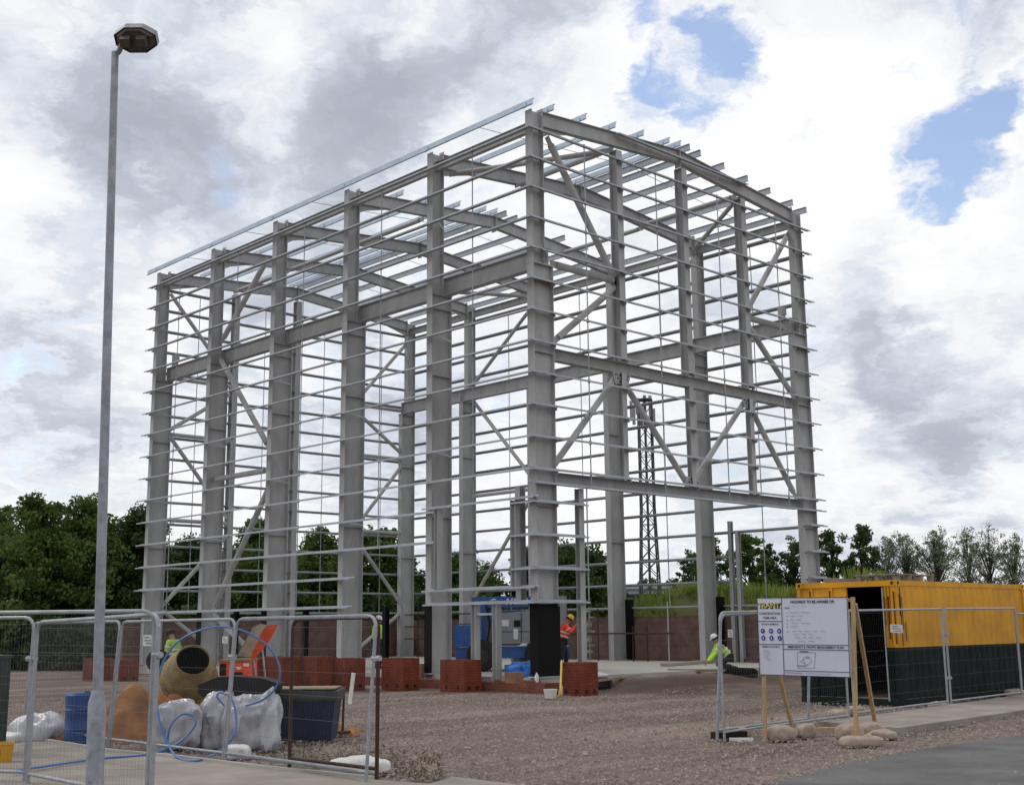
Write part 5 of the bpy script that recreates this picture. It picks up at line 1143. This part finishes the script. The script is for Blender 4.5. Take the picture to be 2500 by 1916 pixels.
for (px, y0, y1) in ((1556, 1035, 985), (1562, 1045, 1000), (1571, 1020, 978), (1590, 1030, 971), (1604, 1025, 972), (1582, 1055, 1010), (1612, 1060, 1005)):
    q_ = at_depth(px, DM); mb = MB(); mb.box((q_.x, q_.y, (ht(y0, DM)+ht(y1, DM))/2), (.24, .12, ht(y1, DM)-ht(y0, DM)), rz=vx); part(mb, 'panel_antenna', AN, mast)
mb = MB(); mb.tube([mpz+Vector((0, 0, zt)), mpz+Vector((0, 0, ht(990, DM)))], .05, 6); part(mb, 'head_pole', MD, mast)
q_ = at_depth(1640, 98); mb = MB(); mb.box((q_.x, q_.y, 3.2), (16, 5, 2.6), rz=vx); mb.box((q_.x, q_.y, 4.55), (16.4, 5.4, .22), rz=vx); o = mb.build('site_cabin', mat('pale_cladding', (.45, .46, .47), .7, 0, .1, 1)); tag(o, 'long pale flat roofed building beyond the grass bank', 'building')
q_ = at_depth(1560, 90); mb = MB(); mb.box((q_.x, q_.y, 1.9), (4.5, 3, 3.8), rz=vx); mb.box((q_.x, q_.y, 3.85), (4.7, 3.2, .12), rz=vx); o = mb.build('equipment_cabin', mat('slate_cladding', (.05, .055, .06), .7, 0, .1, 1)); tag(o, 'dark equipment cabin at the foot of the lattice mast', 'building')

# ------------------------------------------------------------------ people
def skinmesh(J, E_, R_, sub=2):
    keys = list(J); me = bpy.data.meshes.new('b'); me.from_pydata([J[k] for k in keys], [(keys.index(a), keys.index(b_)) for a, b_ in E_], [])
    o = bpy.data.objects.new('b', me); COL.objects.link(o); sm = o.modifiers.new('s', 'SKIN'); sm.branch_smoothing = .4
    if not me.skin_vertices: 
        bpy.context.view_layer.objects.active = o
    for i, k in enumerate(keys):
        r = R_[k]; r = r if isinstance(r, tuple) else (r, r); me.skin_vertices[0].data[i].radius = r; me.skin_vertices[0].data[i].use_root = (i == 0)
    ss = o.modifiers.new('u', 'SUBSURF'); ss.levels = sub; ss.render_levels = sub
    bpy.context.view_layer.update(); m2 = bpy.data.meshes.new_from_object(o.evaluated_get(bpy.context.evaluated_depsgraph_get())); bpy.data.objects.remove(o); return m2
def person(loc, face, J, label, jacket_m, trouser_m, hat_m, bands=True):
    """J: joints in the figure's own frame, x = its right, y = where it faces, z up"""
    root = empty('person', loc, label, 'person', rz=face)
    J = {k: Vector(v) for k, v in J.items()}
    E_ = [('pel', 'waist'), ('waist', 'chest'), ('chest', 'neck'), ('neck', 'head'), ('head', 'crown')]
    R_ = dict(pel=(.14, .11), waist=(.125, .10), chest=(.15, .11), neck=.055, head=.088, crown=.075)
    J.setdefault('crown', J['head']+(J['head']-J['neck']).normalized()*.10)
    for s in 'lr':
        E_ += [('chest', s+'sh'), (s+'sh', s+'el'), (s+'el', s+'wr'), (s+'wr', s+'ha'), ('pel', s+'hip'), (s+'hip', s+'kn'), (s+'kn', s+'an'), (s+'an', s+'to')]
        R_.update({s+'sh': .06, s+'el': .042, s+'wr': .028, s+'ha': (.038, .02), s+'hip': .085, s+'kn': .058, s+'an': .045, s+'to': .038})
        w2, e2 = J[s+'wr'], J[s+'el']; J[s+'ha'] = w2+(w2-e2).normalized()*.08
    me = skinmesh(J, E_, R_)
    # fingers, thumb, nose and ears belong to the same body mesh
    fm = MB()
    for s in 'lr':
        h = J[s+'ha']; d = (h-J[s+'wr']).normalized(); a, b_, d = axes(d, (0, 0, 1))
        for k, ln in enumerate((.06, .072, .075, .065)):
            o_ = h+b_*((k-1.5)*.019); fm.tube([o_-d*.01, o_+d*ln*.5, o_+d*ln*.8-a*.02, o_+d*ln*.85-a*.04], [.009, .0085, .008, .006], 6)
        fm.tube([h-d*.03+b_*.03, h+b_*.055-a*.01, h+b_*.06+d*.03-a*.02], [.011, .010, .008], 6)
    hd = J['head']; fd = Vector((0, 1, 0)); hu = (J['head']-J['neck']).normalized(); fd = (fd-hu*fd.dot(hu)).normalized(); sd3 = fd.cross(hu)
    c = hd+hu*.03
    fm.tube([c+fd*.08+hu*.02, c+fd*.105-hu*.015, c+fd*.09-hu*.02], [.010, .014, .008], 6)
    for q in (-1, 1): fm.tube([c+sd3*q*.078+hu*.02, c+sd3*q*.095, c+sd3*q*.08-hu*.03], [.008, .018, .008], 6)
    fm.tube([c+fd*.086-hu*.055-sd3*.02, c+fd*.092-hu*.055, c+fd*.086-hu*.055+sd3*.02], .007, 5)
    nv = len(me.vertices); V = [tuple(v.co) for v in me.vertices]; F = [tuple(p.vertices) for p in me.polygons]
    mb = MB(); mb.add(V, F); mb.add(fm.v, fm.f); body = mb.build('body', SKIN, root, True)
    # eyes and hair
    mb = MB()
    for q in (-1, 1): mb.lathe([(0, .008), (.008, .004), (.011, 0)], c+fd*.082+hu*.012+sd3*q*.032, fd, 8)
    mb.build('eyes', DARKIN, root)
    mb = MB(); mb.lathe([(.0915, -.03), (.096, .0), (.096, .05)], c-fd*.012-hu*.005, hu, 16); mb.build('hair', mat('brown_hair', (.03, .02, .015), .8), root, True)
    # jacket and trousers grown over the same joints
    JE = [('pel', 'waist'), ('waist', 'chest'), ('chest', 'lsh'), ('chest', 'rsh'), ('lsh', 'lel'), ('lel', 'lwr'), ('rsh', 'rel'), ('rel', 'rwr'), ('chest', 'col')]
    J2 = {k: J[k] for k in ('waist', 'chest', 'lsh', 'rsh', 'lel', 'rel', 'lwr', 'rwr')}; J2 = dict(pel=J['pel'].copy(), **J2); J2['col'] = J['chest'].lerp(J['neck'], .75)
    R2 = dict(pel=(.20, .175), waist=(.195, .175), chest=(.20, .175), col=.085, lsh=.088, rsh=.088, lel=.07, rel=.07, lwr=.052, rwr=.052)
    m3 = skinmesh(J2, JE, R2); m3.materials.clear(); m3.materials.append(jacket_m); jo = bpy.data.objects.new('jacket', m3); COL.objects.link(jo); jo.parent = root
    for p in m3.polygons: p.use_smooth = True
    TE = [('pel', 'lhip'), ('lhip', 'lkn'), ('lkn', 'lan'), ('pel', 'rhip'), ('rhip', 'rkn'), ('rkn', 'ran')]; J3 = {k: J[k] for k in ('pel', 'lhip', 'lkn', 'lan', 'rhip', 'rkn', 'ran')}
    m3 = skinmesh(J3, TE, dict(pel=(.165, .13), lhip=.115, rhip=.115, lkn=.085, rkn=.085, lan=.07, ran=.07)); m3.materials.clear(); m3.materials.append(trouser_m); to = bpy.data.objects.new('trousers', m3); COL.objects.link(to); to.parent = root
    for p in m3.polygons: p.use_smooth = True
    for s in 'lr':
        mb = MB(); a = J[s+'an']; t_ = J[s+'to']; mb.tube([a-(t_-a)*.35-Vector((0, 0, .03)), a-Vector((0, 0, .02)), a.lerp(t_, .6)-Vector((0, 0, .01)), t_+(t_-a)*.25], [.045, .058, .05, .035], 10); mb.build('boot', mat('work_boot', (.03, .02, .012), .7), root, True)
    if bands:
        ax = (J['chest']-J['pel']).normalized()
        for t_, r in ((.30, .175), (.62, .178)):
            mb = MB(); cc2 = J['pel'].lerp(J['chest'], t_); mb.lathe([(r+.006, -.028), (r+.014, -.02), (r+.014, .02), (r+.006, .028)], cc2, ax, 28, 1.12, (1, 0, 0)); mb.build('reflective_band', REFL, jo, True)
        for s in 'lr':
            d = (J[s+'el']-J[s+'sh']).normalized(); mb = MB(); mb.lathe([(.084, -.022), (.088, 0), (.084, .022)], J[s+'sh'].lerp(J[s+'el'], .6), d, 16); mb.build('reflective_band', REFL, jo, True)
    hc = hd+hu*.075-fd*.005
    mb = MB(); mb.lathe([(.108, -.01), (.112, .02), (.105, .055), (.08, .09), (.04, .108), (0, .112)], hc, hu, 20, 1.0); mb.lathe([(.108, .0), (.125, -.006), (.125, -.014), (.106, -.012)], hc, hu, 20)
    mb.add([tuple(hc+fd*.10+sd3*.07-hu*.008), tuple(hc+fd*.10-sd3*.07-hu*.008), tuple(hc+fd*.165-sd3*.04-hu*.02), tuple(hc+fd*.165+sd3*.04-hu*.02)], [(0, 1, 2, 3)])
    mb.build('hard_hat', hat_m, root, True); return root
std = dict(pel=(0, 0, .95), waist=(0, 0, 1.08), chest=(0, 0, 1.32), neck=(0, 0, 1.49), head=(0, .02, 1.60), lsh=(-.19, 0, 1.42), rsh=(.19, 0, 1.42), lel=(-.25, 0, 1.14), rel=(.25, 0, 1.14), lwr=(-.26, .08, .90), rwr=(.26, .08, .90), lhip=(-.09, 0, .90), rhip=(.09, 0, .90), lkn=(-.10, .03, .50), rkn=(.10, .03, .50), lan=(-.10, 0, .09), ran=(.10, 0, .09), lto=(-.11, .16, .04), rto=(.11, .16, .04))
fr_ang = math.atan2(RT.y, RT.x)-math.pi/2      # facing the viewer's right
p1 = dict(std); p1.update(waist=(0, .04, 1.09), chest=(0, .11, 1.32), neck=(0, .19, 1.47), head=(0, .25, 1.56), lsh=(-.18, .13, 1.41), rsh=(.18, .13, 1.41), lel=(-.22, .26, 1.17), rel=(.22, .26, 1.17), lwr=(-.10, .42, 1.34), rwr=(.08, .42, 1.36), lkn=(-.1, .16, .52), rkn=(.1, .02, .5), lan=(-.1, .12, .09), ran=(.1, -.12, .09), lto=(-.11, .3, .05), rto=(.11, .04, .05))
wp = G(1372, 1637, SL); person((wp.x, wp.y, SL), fr_ang, p1, 'worker in orange hi-vis jacket and yellow helmet with hands raised to face', HIVO, JEAN, HATY)
p2 = dict(pel=(0, -.05, .38), waist=(0, .02, .50), chest=(0, .22, .66), neck=(0, .36, .76), head=(0, .45, .84), lsh=(-.18, .27, .73), rsh=(.18, .27, .73), lel=(-.24, .42, .46), rel=(.24, .40, .46), lwr=(-.2, .62, .26), rwr=(.16, .60, .24), lhip=(-.1, -.03, .36), rhip=(.1, -.03, .36), lkn=(-.14, .32, .12), rkn=(.14, .32, .12), lan=(-.14, -.14, .09), ran=(.14, -.14, .09), lto=(-.14, -.28, .05), rto=(.14, -.28, .05))
p2['neck'] = (0, .30, .82); p2['head'] = (0, .36, .93)
wk = G(1776, 1633, .34); person((wk.x, wk.y, .34), fr_ang+math.pi, p2, 'kneeling worker in lime hi-vis jacket and white helmet', HIVG, JEAN, HATW)
p3 = dict(std); p3.update(lwr=(-.14, .22, 1.05), rwr=(.14, .24, 1.02), neck=(0, .03, 1.49), head=(0, .08, 1.59))
g3 = G(418, 1690, 0); person((g3.x, g3.y, 0), fr_ang+2.7, p3, 'standing worker in lime vest seen behind the hose loop', mat('faded_lime', (.30, .50, .09), .8), JEAN2, mat('dark_cap', (.02, .02, .03), .8))
g4 = G(922, 1632, SL); person((g4.x, g4.y, SL), fr_ang-.5, dict(std), 'worker in lime vest half hidden by the rusty fence post', HIVG, JEAN, HATW)
